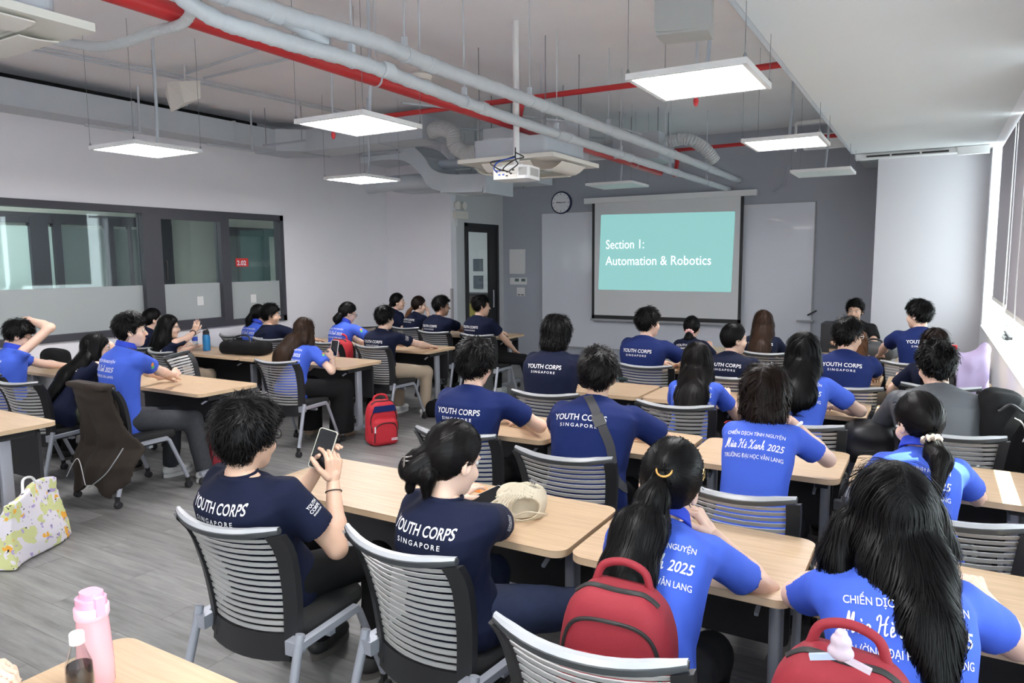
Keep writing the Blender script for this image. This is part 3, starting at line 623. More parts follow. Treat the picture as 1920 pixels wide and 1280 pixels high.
for y0, y1, la, lb in ((1.88, 2.46, 'oak table end beside the patterned tote bag', 'oak table by the interior window, rearmost row'),
                       (3.49, 4.08, 'oak table where the young man in blue clasps his hands', 'oak table with the small water bottle'),
                       (5.07, 5.66, 'oak table with the phone-holding girl in blue at its end', 'oak table with the blue sports bottle and black bag'),
                       (6.40, 6.98, 'oak table with the short-haired man in beige trousers at its end', 'oak table of the couple under the window end'),
                       (8.06, 8.66, 'front row oak table before the door', 'front row oak table by the jog wall')):
    table(-6.37, -4.84, y0, y1, la, GB); table(-7.88, -6.40, y0, y1, lb, GB)
table(-1.84, -.36, .50, 1.07, 'oak table with the pink bottle standing on it', GA)

# ------------------------------------------------------------------ chairs
def back_y(z): return -.185 - .10 * max(0, (z - .42)) / .42 - (.035 * max(0, (z - .74) / .12) ** 2) + .02 * math.sin(PI * (z - .42) / .42)
def back_pt(u, z, off=0): return (u, back_y(z) + .055 * (u / .23) ** 2 + off, z - .010 * (1 - (u / .23) ** 2))
def halfw(z): return .172 + .045 * (z - .42) / .42
def strip(z0, z1, w0, w1, th, n=8, x0=None):
    mb = MB(); vs = []; fs = []
    for i in range(n + 1):
        k = -1 + 2 * i / n
        for z, w_ in ((z0, w0), (z1, w1)):
            vs.append(back_pt(k * w_, z, -th / 2)); vs.append(back_pt(k * w_, z, th / 2))
    for i in range(n):
        a = i * 4; b = a + 4
        fs += [(a, b, b + 2, a + 2), (a + 1, a + 3, b + 3, b + 1), (a, a + 1, b + 1, b), (a + 2, b + 2, b + 3, a + 3)]
    fs += [(0, 2, 3, 1), (n * 4, n * 4 + 1, n * 4 + 3, n * 4 + 2)]
    return mb.add(vs, fs)
_ch = {}
def chair_parts():
    P = []
    zt = .835; NS = 15; z0 = .445
    for i in range(NS):
        z = z0 + (zt - z0) * i / NS
        P.append(('slat', strip(z + .0068, z + (zt - z0) / NS - .0042, halfw(z), halfw(z + .02), .006).mesh('slat', M_slat, 40)))
    # side posts and bottom bar
    for s in (-1, 1):
        vs = []; fs = []; n = 10
        for i in range(n + 1):
            z = .375 + (.845 - .375) * i / n; hw = halfw(z)
            for a, b in ((hw - .006, -.015), (hw + .040, -.013), (hw + .040, .015), (hw - .006, .013)):
                p = back_pt(a, z, b); vs.append((s * p[0], p[1], p[2]))
        for i in range(n):
            for k in range(4):
                a = i * 4 + k; b = i * 4 + (k + 1) % 4; f = (a, b, b + 4, a + 4); fs.append(f if s > 0 else f[::-1])
        fs += [(3, 2, 1, 0), (n * 4, n * 4 + 1, n * 4 + 2, n * 4 + 3)]
        P.append(('back_post', MB().add(vs, fs).mesh('back_post', M_black, 40)))
    P.append(('back_base', strip(.350, .447, .190, .182, .024).mesh('back_base', M_black, 40)))
    # top rail: wide, curved, flaring wings
    vs = []; fs = []; n = 14; sec = [(-.016, .0), (-.022, .018), (-.014, .030), (.004, .030), (.012, .016), (.006, 0)]
    for i in range(n + 1):
        k = -1 + 2 * i / n; u = k * .245; e = 1 - .35 * max(0, abs(k) - .75) / .25
        c = back_pt(u, .838); lift = .012 * abs(k) ** 3
        for a, b in sec: vs.append((c[0], c[1] + a * e, c[2] + b * e + lift))
    m = len(sec)
    for i in range(n):
        for k in range(m):
            a = i * m + k; b = i * m + (k + 1) % m; fs.append((a, a + m, b + m, b))
    fs += [tuple(range(m)), tuple(range(n * m + m - 1, n * m - 1, -1))]
    P.append(('top_rail', MB().add(vs, fs).mesh('top_rail', M_railb, 50)))
    P.append(('rail_cap', MB().add([(v[0] * .99, v[1] + .001, v[2] + .0035) for v in [vs[i * m + j] for i in range(n + 1) for j in (1, 2, 3)]],
              [f for i in range(n) for f in ((i * 3, i * 3 + 3, i * 3 + 4, i * 3 + 1), (i * 3 + 1, i * 3 + 4, i * 3 + 5, i * 3 + 2))]).mesh('rail_cap', M_rail, 50)))
    P.append(('label_sticker', MB().add([(a, b - .0135, c) for a, b, c in (back_pt(-.12, .388), back_pt(-.06, .388), back_pt(-.06, .43), back_pt(-.12, .43))], [(0, 1, 2, 3)]).mesh('label_sticker', M_white)))
    # seat
    mb = MB(); pl = rrect(-.225, -.155, .225, .255, .09, 6); m = len(pl); vs = []
    for s, z in ((.93, .405), (1.0, .425), (1.0, .45), (.95, .468), (.6, .474)): vs += [(a * s, .05 + (b - .05) * s, z) for a, b in pl]
    fs = [tuple(range(m - 1, -1, -1)), tuple(range(4 * m, 5 * m))] + [(r * m + i, r * m + (i + 1) % m, (r + 1) * m + (i + 1) % m, (r + 1) * m + i) for r in range(4) for i in range(m)]
    P.append(('seat', mb.add(vs, fs).mesh('seat', M_seat, 50)))
    P.append(('seat_pan', MB().prism(rrect(-.20, -.14, .20, .22, .08), .385, .406).mesh('seat_pan', M_black)))
    for s in (-1, 1):
        x = s * .248
        P.append(('rear_leg', MB().tube([(x, -.175, .465), (x, -.19, .41), (x * 1.05, -.285, .085)], .0165, 10).mesh('rear_leg', M_steel, 40)))
        P.append(('side_bar', MB().bar((x, -.185, .425), (x, .13, .425), .030, .026).mesh('side_bar', M_steel)))
        P.append(('front_leg', MB().tube([(x, .12, .425), (x, .145, .405), (x * 1.05, .275, .085)], .0150, 10).mesh('front_leg', M_steel, 40)))
        P.append(('back_bracket', MB().bar((x * .80, -.175, .415), (x, -.175, .415), .05, .05).mesh('back_bracket', M_steel)))
        for y in (-.29, .28):
            P.append(('caster', MB().lathe([(0, -.022), (.022, -.022), (.026, -.016), (.026, -.005), (.015, -.004), (.015, .004), (.026, .005), (.026, .016), (.022, .022), (0, .022)], (x * 1.05, y, .026), 12, 'x').mesh('caster', M_blackm, 30)))
            P.append(('caster_fork', MB().box((x * 1.05 - .006, y - .02, .03), (x * 1.05 + .006, y + .012, .09)).mesh('caster_fork', M_black)))
    P.append(('under_beam', MB().bar((-.24, .0, .385), (.24, .0, .385), .03, .02).mesh('under_beam', M_steel)))
    return P
_CP = chair_parts()
CHS = []
def chair(x, y, yaw, label, group, z=0):
    CHS.append((x, y, math.radians(yaw)))
    t = thing('office_chair', label, 'chair', (x, y, z), math.radians(yaw), group)
    for n, me in _CP: obj(n, me, t)
    return t
CR = 'slatted grey and black chairs of the window-side tables'; CL = 'slatted grey and black chairs of the corridor-side tables'
for x, y, yaw, l in (
    (-2.10, 1.83, 4, 'slatted chair under the young man photographing with his phone'),
    (-1.40, 1.96, -6, 'slatted chair under the woman in navy with the claw clip'),
    (-.68, 1.72, 3, 'slatted chair with the red backpack and the ponytailed woman in blue'),
    (.02, 1.66, 6, 'slatted chair with the red backpack topped by a pale figure'),
    (-2.14, 3.28, 4, 'slatted chair under the curly-haired man in navy'),
    (-1.46, 3.17, 4, 'slatted chair under the man with the crossbody strap'),
    (-.62, 3.02, -4, 'slatted chair under the woman in blue resting her chin'),
    (.10, 3.10, -4, 'slatted chair under the woman with the chequered scrunchie'),
    (-2.26, 4.50, 6, 'slatted chair under the bob-haired person in navy'),
    (-1.36, 4.54, 3, 'slatted chair under the woman in blue with hair down to the seat'),
    (-.60, 4.36, -2, 'slatted chair under the straight-haired woman in blue polo'),
    (.12, 4.48, -2, 'slatted chair under the man in the grey jacket'),
    (-2.10, 6.04, 3, 'slatted chair under the man looking sideways below the screen'),
    (-1.34, 5.78, 0, 'slatted chair under the man with slicked-back hair'),
    (-.48, 5.72, -4, 'slatted chair under the man with pale-framed glasses'),
    (.08, 6.02, 0, 'slatted chair under the dark brown-haired woman in navy'),
    (-2.25, 7.42, 0, 'slatted chair under the woman with the pink scrunchie'),
    (-1.36, 7.36, 0, 'slatted chair under the long brown-haired woman near the screen'),
    (-.70, 7.10, 4, 'slatted chair under the auburn-haired person'),
    (-.12, 7.20, 0, 'slatted chair behind the young man leaning on the front table')):
    chair(x, y, yaw, l, CR)
for x, y, yaw, l in (
    (-6.72, 3.10, 4, 'slatted chair under the man holding his head'),
    (-6.06, 3.02, 10, 'slatted chair with olive trousers, under the long-haired woman with glasses'),
    (-5.24, 3.18, 0, 'slatted chair draped with the brown jacket'),
    (-7.30, 4.86, 0, 'slatted chair under the person behind the gesturing woman'),
    (-6.74, 4.72, -6, 'slatted chair under the woman gesturing with both hands'),
    (-6.15, 4.50, -62, 'empty slatted chair turned sideways at the corridor-side table'),
    (-5.16, 4.76, 6, 'slatted chair under the girl holding up a phone'),
    (-7.46, 6.14, -12, 'slatted chair behind the black bag on the table'),
    (-6.74, 6.06, 6, 'slatted chair under the man below the window end'),
    (-5.86, 6.12, -4, 'slatted chair holding the red backpack behind the girl in blue'),
    (-5.12, 6.06, -3, 'slatted chair under the man in beige trousers'),
    (-6.88, 7.92, 0, 'slatted chair at the jog wall end of the front row'),
    (-6.17, 7.92, 0, 'slatted chair under the woman with the auburn ponytail'),
    (-5.47, 7.62, 0, 'slatted chair under the dark-haired man beside the door'),
    (-4.77, 7.56, 0, 'slatted chair under the young man seated in front of the door'),
    (-5.35, 1.50, 8, 'slatted chair at the rearmost corridor-side table')):
    chair(x, y, yaw, l, CL)
# ------------------------------------------------------------------ people: bodies as smooth implicit surfaces
def _n(v): v = np.asarray(v, float); return v / (np.linalg.norm(v) + 1e-12)
def cone(P, a, b, ra, rb):
    a = np.asarray(a, float); b = np.asarray(b, float); ab = b - a; L = ab @ ab + 1e-12
    t = np.clip(((P - a) @ ab) / L, 0, 1); d = P - a - t[:, None] * ab
    return np.sqrt(np.einsum('ij,ij->i', d, d)) - (ra + (rb - ra) * t)
def fcone(P, a, b, ra, rb, f, s):
    a = np.asarray(a, float); Q = P + f * (((P - a) @ f) * (s - 1))[:, None]
    b = np.asarray(b, float); b = b + f * (((b - a) @ f) * (s - 1))
    return cone(Q, a, b, ra, rb) * .75
def ell(Q, c, r):
    d = (Q - np.asarray(c)) / np.asarray(r); k0 = np.sqrt(np.einsum('ij,ij->i', d, d)); d = d / np.asarray(r)
    k1 = np.sqrt(np.einsum('ij,ij->i', d, d)) + 1e-9
    return k0 * (k0 - 1) / k1
def smin(a, b, k): h = np.clip(.5 + .5 * (b - a) / k, 0, 1); return b + (a - b) * h - k * h * (1 - h)
def smax(a, b, k): return -smin(-a, -b, k)
_W = NR.normal(size=(8, 3)); _PH = NR.rand(8) * 6.28
def noise3(P, s, oct=5):
    o = np.zeros(len(P)); X = P * s
    for i in range(oct):
        w_ = _W[i] * (1 + .35 * i); X2 = X + .5 * np.sin(X[:, [1, 2, 0]] * 1.3 + _PH[i]); o += np.sin(X2 @ w_ + _PH[i]) / (1 + .35 * i)
    return o / 2.6
def sdf_mesh(fn, lo, hi, h, cull=True):
    lo = np.asarray(lo, float); hi = np.asarray(hi, float); n = np.maximum(np.ceil((hi - lo) / h).astype(int) + 2, 4)
    B = 4
    if cull:
        nc = np.ceil(n / B).astype(int) + 1
        g = np.stack(np.meshgrid(*[lo[i] + (np.arange(nc[i]) * B + B / 2 - .5) * h for i in range(3)], indexing='ij'), -1).reshape(-1, 3)
        dc = fn(g).reshape(nc); m = np.abs(dc) < h * B * 1.5
        F = np.repeat(np.repeat(np.repeat(np.where(dc < 0, -1., 1.), B, 0), B, 1), B, 2)[:n[0], :n[1], :n[2]].copy()
        M = np.repeat(np.repeat(np.repeat(m, B, 0), B, 1), B, 2)[:n[0], :n[1], :n[2]]
        idx = np.argwhere(M)
        F[M] = fn(lo + idx * h)
    else:
        g = np.stack(np.meshgrid(*[lo[i] + np.arange(n[i]) * h for i in range(3)], indexing='ij'), -1).reshape(-1, 3); F = fn(g).reshape(n)
    F[0] = F[-1] = 1; F[:, 0] = F[:, -1] = 1; F[:, :, 0] = F[:, :, -1] = 1
    S_ = F < 0
    cnt = np.zeros(n - 1); pos = np.zeros((*(n - 1), 3))
    sl = lambda o: tuple(slice(o[i], n[i] - 1 + o[i]) for i in range(3))
    cor = [(a, b, c) for a in (0, 1) for b in (0, 1) for c in (0, 1)]
    for ax in range(3):
        for c in cor:
            if c[ax]: continue
            e = list(c); e[ax] = 1; A, Bv = F[sl(c)], F[sl(e)]
            x = (A < 0) != (Bv < 0); t = np.where(x, A / np.where(x, A - Bv, 1), 0)
            cnt += x
            for k in range(3): pos[..., k] += np.where(x, (t if k == ax else c[k]), 0)
    act = cnt > 0; ids = -np.ones(n - 1, int); ids[act] = np.arange(act.sum())
    V = (pos[act] / cnt[act][:, None] + np.argwhere(act)) * h + lo
    faces = []
    for ax in range(3):
        o1, o2 = [(1, 2), (2, 0), (0, 1)][ax]
        a = np.take(S_, range(0, n[ax] - 1), ax); b = np.take(S_, range(1, n[ax]), ax)
        x = a != b; I = np.argwhere(x)
        I = I[(I[:, o1] > 0) & (I[:, o2] > 0) & (I[:, o1] < n[o1] - 1) & (I[:, o2] < n[o2] - 1)]
        fl = a[tuple(I.T)]
        def g_(d1, d2): J = I.copy(); J[:, o1] -= d1; J[:, o2] -= d2; return ids[tuple(J.T)]
        q = np.stack([g_(1, 1), g_(0, 1), g_(0, 0), g_(1, 0)], 1); q[~fl] = q[~fl][:, ::-1]; faces.append(q)
    Fq = np.concatenate(faces); Fq = Fq[(Fq >= 0).all(1)]
    return V, Fq, F, lo, h
def np_mesh(name, V, F, m, smooth=True, O=None, ribbons=None, uv=None):
    if O is not None: V = V - O
    me = bpy.data.meshes.new(name)
    me.vertices.add(len(V)); me.vertices.foreach_set('co', V.astype(np.float32).ravel())
    nF = len(F); k = F.shape[1]
    me.loops.add(nF * k); me.loops.foreach_set('vertex_index', F.astype(np.int32).ravel())
    me.polygons.add(nF); me.polygons.foreach_set('loop_start', np.arange(0, nF * k, k, dtype=np.int32))
    me.materials.append(m); me.polygons.foreach_set('use_smooth', np.full(nF, smooth)); me.update(calc_edges=True)
    if uv is not None:
        at = me.attributes.new('flow', 'FLOAT_VECTOR', 'POINT'); at.data.foreach_set('vector', uv.astype(np.float32).ravel())
    return me
def join(parts):
    Vs, Fs, o = [], [], 0
    for V, F in parts: Vs.append(V); Fs.append(F + o); o += len(V)
    return np.concatenate(Vs), np.concatenate(Fs)
def frame_from(yaw, pitch=0, roll=0):
    y, p, r = map(math.radians, (yaw, pitch, roll))
    f = np.array([-math.sin(y) * math.cos(p), math.cos(y) * math.cos(p), math.sin(p)])
    r0 = np.array([math.cos(y), math.sin(y), 0]); u = np.cross(r0, f)
    r1 = r0 * math.cos(r) + u * math.sin(r) * -1; u = np.cross(r1, f)
    return r1, f, u        # right, forward, up
M_skin = {}
for k_, c_ in dict(fair=(.74, .50, .39), mid=(.63, .40, .29), tan=(.42, .24, .16)).items():
    M_skin[k_] = mat('skin_' + k_, c_, .48, subs=.12, noise=.05, nscale=25)
M_hair = {}
def hair_mat(name, c, c2=None):
    m = bpy.data.materials.new(name); m.use_nodes = True; n = m.node_tree; b = n.nodes['Principled BSDF']
    at = n.nodes.new('ShaderNodeAttribute'); at.attribute_name = 'flow'
    t = n.nodes.new('ShaderNodeTexNoise'); t.inputs['Scale'].default_value = 1; t.inputs['Detail'].default_value = 3
    n.links.new(at.outputs['Vector'], t.inputs[0])
    r = n.nodes.new('ShaderNodeValToRGB'); r.color_ramp.elements[0].position = .35; r.color_ramp.elements[1].position = .7
    r.color_ramp.elements[0].color = (*[x * .5 for x in c], 1); r.color_ramp.elements[1].color = (*(c2 or [x * 1.8 for x in c]), 1)
    n.links.new(t.outputs[0], r.inputs[0]); n.links.new(r.outputs[0], b.inputs['Base Color'])
    b.inputs['Roughness'].default_value = .42; b.inputs['Specular IOR Level'].default_value = .13
    bp = n.nodes.new('ShaderNodeBump'); bp.inputs['Strength'].default_value = .9; bp.inputs['Distance'].default_value = .004
    n.links.new(t.outputs[0], bp.inputs['Height']); n.links.new(bp.outputs[0], b.inputs['Normal'])
    M_hair[name] = m; return m
hair_mat('black', (.0040, .0037, .0040)); hair_mat('dark_brown', (.012, .0068, .0055)); hair_mat('brown', (.028, .015, .010), (.065, .036, .024)); hair_mat('auburn', (.07, .030, .014), (.22, .10, .05)); hair_mat('soft_black', (.0065, .0055, .0055))
M_navy = mat('navy_jersey', (.0048, .0080, .029), .85, spec=.25, bump=.12, bscale=500); M_navyb = mat('navy_blue_jersey', (.0085, .020, .110), .85, spec=.25, bump=.12, bscale=500)
M_bluep = mat('royal_blue_polo', (.055, .120, .60), .8, spec=.3, bump=.15, bscale=600)
M_bluec = mat('blue_collar', (.02, .055, .52), .8)
M_blk = mat('black_cloth', (.0075, .0075, .0085), .9, spec=.25); M_greyj = mat('charcoal_nylon', (.075, .08, .09), .5, bump=.1, bscale=200)
M_beige = mat('beige_cotton', (.40, .32, .24), .9); M_jean = mat('dark_denim', (.012, .020, .055), .9, noise=.25, nscale=40); M_cg = mat('charcoal_denim', (.035, .038, .045), .9, noise=.3, nscale=40)
M_olive = mat('olive_cotton', (.07, .08, .05), .9)
M_shoeW = mat('white_leather', (.75, .75, .74), .45); M_sole = mat('grey_sole', (.12, .11, .10), .7); M_shoeB = mat('black_shoe', (.02, .02, .02), .6); M_tan = mat('tan_suede', (.28, .2, .14), .8)
M_eyew = mat('eye_white', (.7, .68, .66), .2); M_iris = mat('eye_dark', (.01, .006, .005), .1); M_lip = mat('lip', (.42, .15, .13), .45)
M_gold = mat('gold_wire', (.7, .5, .22), .25, metal=.8); M_silver = mat('silver_wire', (.75, .74, .72), .25, metal=.8)
CLOTH = dict(navy=M_navy, navyb=M_navyb, blue=M_bluep, black=M_blk, grey=M_greyj)

# brush-script skeleton strokes for the middle line of the blue polo print
SC = {}
SC['M'] = (.98, [[(.02, .12), (.06, .02), (.14, .05), (.26, .95), (.30, 1.02), (.34, .85), (.36, .08)], [(.36, .08), (.55, .85), (.62, 1.0), (.66, .9), (.66, .15), (.72, .01), (.86, .12)]])
SC['u'] = (.52, [[(.02, .12), (.10, .46), (.09, .15), (.16, .01), (.27, .1), (.36, .46), (.35, .12), (.42, .01), (.52, .12)]])
SC['a'] = (.52, [[(.36, .40), (.22, .47), (.08, .28), (.12, .03), (.27, .08), (.38, .42), (.36, .1), (.43, .01), (.52, .12)]])
SC['H'] = (.95, [[(.04, .70), (.02, .85), (.18, .98), (.28, .85), (.22, .3), (.12, .02), (.0, .1)], [(.18, .45), (.5, .55), (.78, .58)], [(.82, .98), (.66, .75), (.60, .2), (.68, .01), (.86, .12)]])
SC['e'] = (.44, [[(.02, .16), (.24, .26), (.28, .42), (.16, .46), (.08, .25), (.14, .02), (.28, .02), (.44, .14)]])
SC['X'] = (.92, [[(.02, .7), (.08, .95), (.26, .92), (.42, .45), (.52, .05), (.72, .02), (.84, .2)], [(.86, .98), (.66, .85), (.36, .35), (.14, .02), (.0, .12)]])
SC['n'] = (.56, [[(.04, .44), (.09, .44), (.05, .02)], [(.06, .12), (.2, .42), (.32, .44), (.33, .15), (.39, .01), (.54, .12)]])
SC['h'] = (.56, [[(.02, .12), (.2, .8), (.2, 1.02), (.12, .9), (.06, .02)], [(.08, .15), (.2, .42), (.32, .44), (.33, .15), (.39, .01), (.54, .12)]])
SC['`'] = (0, [[(-.34, .72), (-.22, .58)]])
SC[' '] = (.30, [])
def script_mesh(txt, size, th=.085):
    V, F, x = [], [], 0
    for ch in txt:
        wd, st = SC[ch]
        for s_ in st:
            P = spline([(a, b, 0) for a, b in s_], 5); n0 = len(V)
            for i, p in enumerate(P):
                d = (P[min(i + 1, len(P) - 1)] - P[max(i - 1, 0)]); d.normalize(); nn = Vector((-d.y, d.x, 0)); t_ = th * (.55 + .55 * abs(d.y)) * (.6 if i in (0, len(P) - 1) else 1) / 2
                for sg in (1, -1): q = p + nn * t_ * sg; V.append(((x + q.x + q.y * .22) * size, q.y * size))
            for i in range(len(P) - 1): a = n0 + 2 * i; F.append((a, a + 1, a + 3, a + 2))
        x += wd
    return V, F, x * size
def layout(lines):
    """lines: (verts, faces) blocks already in metres, centred"""
    V, F = [], []
    for (v, f) in lines: o = len(V); V += v; F += [tuple(i + o for i in g) for g in f]
    return V, F
def tline(txt, width, cap, z, **k):
    V, F = text_mesh(txt, 1, **k); xs = [v[0] for v in V]; ys = [v[1] for v in V if v[1] <= .74] or [0]
    x0, x1 = min(xs), max(xs); s = width / (x1 - x0); sy = cap / .70
    return [((v[0] - (x0 + x1) / 2) * s, z + v[1] * sy) for v in V], F
def prints():
    d = {}
    d['corps'] = layout([tline('YOUTH CORPS', .265, .030, -.0, bold=.012), tline('SINGAPORE', .185, .0165, -.034, bold=.012, spacing=1.45)])
    v, f, wd = script_mesh('Mu`a He` Xanh', .046, .11); v = [(p[0] * .63, p[1]) for p in v]; wd *= .63; v2, f2 = tline('2025', .074, .034, -.052, bold=.012, shear=.25)
    tot = wd + .012 + .074; a = [(p[0] - tot / 2, p[1] - .052) for p in v]; b = [(p[0] + tot / 2 - .037, p[1]) for p in v2]
    d['vn'] = layout([tline('CHIẾN DỊCH TÌNH NGUYỆN', .27, .019, 0.015, bold=.006), (a, f), (b, f2), tline('TRƯỜNG ĐẠI HỌC VĂN LANG', .275, .019, -.098, bold=.006)])
    return d
PRN = prints()

def ik(S_, W, a, b, hint):
    S_ = np.array(S_, float); W = np.array(W, float); d = W - S_; L = np.linalg.norm(d)
    if L > (a + b) * .995: W = S_ + d / L * (a + b) * .995; d = W - S_; L = np.linalg.norm(d)
    if L < abs(a - b) + .02: L = abs(a - b) + .02
    x = (a * a - b * b + L * L) / (2 * L); h_ = math.sqrt(max(a * a - x * x, 0)); u = d / np.linalg.norm(d)
    hn = np.array(hint, float); hn = _n(hn - u * (hn @ u)); return S_ + u * x + hn * h_, W
def make_hand(W, d, s, pn, k, h, curl, topen=.7):
    d = _n(d); s = _n(np.asarray(s, float) - d * (np.asarray(s, float) @ d)); pn = _n(np.asarray(pn, float) - d * (np.asarray(pn) @ d)); pn = _n(pn - s * (pn @ s))
    C = []; W = np.asarray(W, float)
    tips = []
    for i, (off, L, r) in enumerate(((.030, .070, .0088), (.010, .078, .0090), (-.010, .073, .0086), (-.029, .058, .0078))):
        b = W + d * (.088 - abs(off - .008) * .22) * k + s * off * k; dd = _n(d + s * off * 1.6); p = b; ang = 0
        C.append((W + d * .02 * k + s * off * .55 * k, b, .0135 * k, .0115 * k))
        for j, fr in enumerate((.45, .30, .25)):
            ang += curl[i] * (1.0, 1.1, .8)[j]; q = p + (dd * math.cos(ang) + pn * math.sin(ang)) * L * fr * k; C.append((p, q, r * k * (1 - .09 * j), r * k * (.93 - .09 * j))); p = q
        tips.append(p)
    tb = W + d * .022 * k + s * .026 * k; td = _n(d * .75 + s * topen + pn * .35); m1 = tb + td * .042 * k; td2 = _n(td + d * .5 + pn * .25); m2 = m1 + td2 * .030 * k; m3 = m2 + _n(td2 + d * .3 + pn * .3) * .024 * k
    C += [(tb, m1, .0145 * k, .0112 * k), (m1, m2, .0108 * k, .0098 * k), (m2, m3, .0098 * k, .0082 * k)]
    C.append((W - d * .03 * k, W + d * .03 * k, .021 * k, .022 * k))
    pts = np.array([c[0] for c in C] + [c[1] for c in C]); lo, hi = pts.min(0) - .022, pts.max(0) + .022
    def fn(P):
        o = None
        for i, (a, b, ra, rb) in enumerate(C):
            c = cone(P, a, b, ra, rb); o = c if o is None else smin(o, c, .004 if h < .005 else .003)
        return o
    V, F, *_ = sdf_mesh(fn, lo, hi, h, cull=False); return V, F, tips
FACES = {}
def person(label, H, yaw, hyaw=None, pitch=0, roll=0, lean=.13, sex='m', sz=1.0, style='short', hcol='black', shirt='navy', pants=None, skin='fair',
           hl=None, hr=None, el=None, er=None, palml=None, palmr=None, curll=.35, curlr=.35, px=200, glasses=None, group=None, hair=None, collar=None, seat=.46,
           text=True, tie=None, knees=None, feet=None, shoes='b', face=True, girth=1.0, standing=False, thumbr=None, thumbl=None, curtain=None, long=.45, txo=0, hsc=1.04, vol=0.0, crad=None, txz=0, taper=.015):
    H = np.array(H, float); hyaw = yaw if hyaw is None else hyaw
    r, f, _ = frame_from(yaw); hr_, hf_, hu_ = frame_from(hyaw, pitch, roll); Z = np.array([0, 0, 1.])
    k = sz * (1.0 if sex == 'm' else .93); hk = (1.0 if sex == 'm' else .96) * hsc
    hd = lambda x, y, z: H + (hr_ * x + hf_ * y + hu_ * z) * hk
    N = H - Z * .124 * k - hf_ * .022 - f * .022
    Pv = N - f * (lean - .02); 
    cs = sorted(CHS, key=lambda c: (c[0] - Pv[0]) ** 2 + (c[1] - Pv[1]) ** 2)[:1]
    for cx, cy, ca in cs:
        dx, dy = Pv[0] - cx, Pv[1] - cy
        if dx * dx + dy * dy < .2:
            lx, ly = dx * math.cos(ca) + dy * math.sin(ca), -dx * math.sin(ca) + dy * math.cos(ca); lx = min(max(lx, -.11), .11); ly = min(max(ly, -.015), .13)
            Pv = np.array([cx + lx * math.cos(ca) - ly * math.sin(ca), cy + lx * math.sin(ca) + ly * math.cos(ca), 0])
    Pv = np.array([Pv[0], Pv[1], (seat + .105) if not standing else .92]); O = np.array([Pv[0], Pv[1], 0.])
    t = thing('person', label, 'person', tuple(O), 0, group)
    sp = N - Pv; L = np.linalg.norm(sp); s = sp / L; fs = _n(np.cross(s, f)); rs = r
    hw = (.168 if sex == 'm' else .140) * k * (.5 + .5 * girth); g = girth
    rs = _n(r - s * (r @ s)); fs = np.cross(s, rs); Sh = {a: N - s * .062 * k + rs * a * hw + fs * (.018) for a in (-1, 1)}
    shrug = {}
    # arms
    ua, fa = .285 * k, .245 * k
    hands = {}
    tgt = {-1: hl, 1: hr}; eh = {-1: el, 1: er}
    for a in (-1, 1):
        if tgt[a] is None: Wt = Pv + f * .34 + r * a * .10; Wt[2] = .60 if not standing else .8
        else: Wt = np.array(tgt[a], float)
        hint = np.array(eh[a], float) if eh[a] is not None else (r * a * .55 - f * .35 - Z * .75)
        if Wt[2] > Sh[a][2] + .1: Sh[a] = Sh[a] + Z * .045
        Sh[a] = Sh[a] + _n(Wt - Sh[a]) * .02
        E, Wr = ik(Sh[a], Wt, ua, fa, hint); hands[a] = (E, Wr)
    # torso loft
    ts = np.array([-.25, -.12, 0, .15, .32, .5, .68, .82, .91, .97, 1.03, 1.1])
    if sex == 'm': ww = np.array([.150, .168, .172, .162, .150, .160, .176, .182, .160, .110, .070, .055]); dd_ = np.array([.11, .125, .125, .112, .108, .114, .120, .108, .088, .070, .058, .052])
    else: ww = np.array([.150, .170, .172, .150, .132, .138, .150, .152, .132, .092, .058, .048]); dd_ = np.array([.11, .125, .122, .104, .098, .106, .112, .098, .080, .062, .050, .045])
    ww = ww * k * g; dd_ = dd_ * k * g; oy = np.interp(ts, ts, np.array([0, 0, 0, -.012, -.022, -.030, -.036, -.034, -.024, -.010, 0, 0]))
    def torso(P, inf=0.):
        q = P - Pv; tt = (q @ s) / L; x = q @ rs; y = q @ fs
        w_ = np.interp(tt, ts, ww) + inf; d_ = np.interp(tt, ts, dd_) + inf; y = y - np.interp(tt, ts, oy)
        e = (np.abs(x / w_) ** 2.5 + np.abs(y / d_) ** 2.3) ** (1 / 2.4)
        return np.maximum((e - 1) * np.minimum(w_, d_) * .9, np.maximum(tt - 1.08, -.22 - tt) * L)
    sl_fr = .62 if shirt != 'grey' else 1.0
    slr = (.062, .069) if shirt != 'blue' else (.060, .064)
    cuts = {}
    SEED = H * 7.3
    def shirtf(P):
        d = torso(P, .012)
        for a in (-1, 1):
            E, Wr = hands[a]; ax = _n(E - Sh[a]); e1 = Sh[a] + (E - Sh[a]) * 1.0
            c = cone(P, Sh[a] - ax * .004, Sh[a] + ax * ua * .75, slr[0] * k * (.4 + .6 * g), slr[1] * k)
            if shirt in ('grey', 'jacket'): c = np.minimum(cone(P, Sh[a], E, .066 * k, .060 * k), cone(P, E, Wr, .058 * k, .042 * k))
            else: c = np.maximum(c, ((P - Sh[a]) @ ax) - ua * sl_fr)
            d = smin(d, c, .045)
        q = P - Pv; tt = (q @ s) / L
        d = np.maximum(d, ((P - N) @ _n(s * 1 + f * .35)) - .004)
        wr = noise3(P + SEED, 17, 5) * .0055 + noise3(P * [1, 1, .45] + SEED, 38, 4) * .0022
        return d + wr * np.clip(1.25 - tt * .8, .35, 1.1)
    pts = [Pv - Z * .14, N + Z * .03] + [Sh[a] + _n(hands[a][0] - Sh[a]) * ua * (sl_fr + .02) for a in (-1, 1)] + ([hands[a][1] for a in (-1, 1)] + [hands[a][0] for a in (-1, 1)] if shirt == 'grey' else [])
    pts += [Pv + r * .2 * g, Pv - r * .2 * g, Pv + f * .15 * g, Pv - f * .16 * g, N + r * hw, N - r * hw, Pv + s * L * .6 - fs * .18 * g, Pv + s * L * .6 + fs * .16 * g]
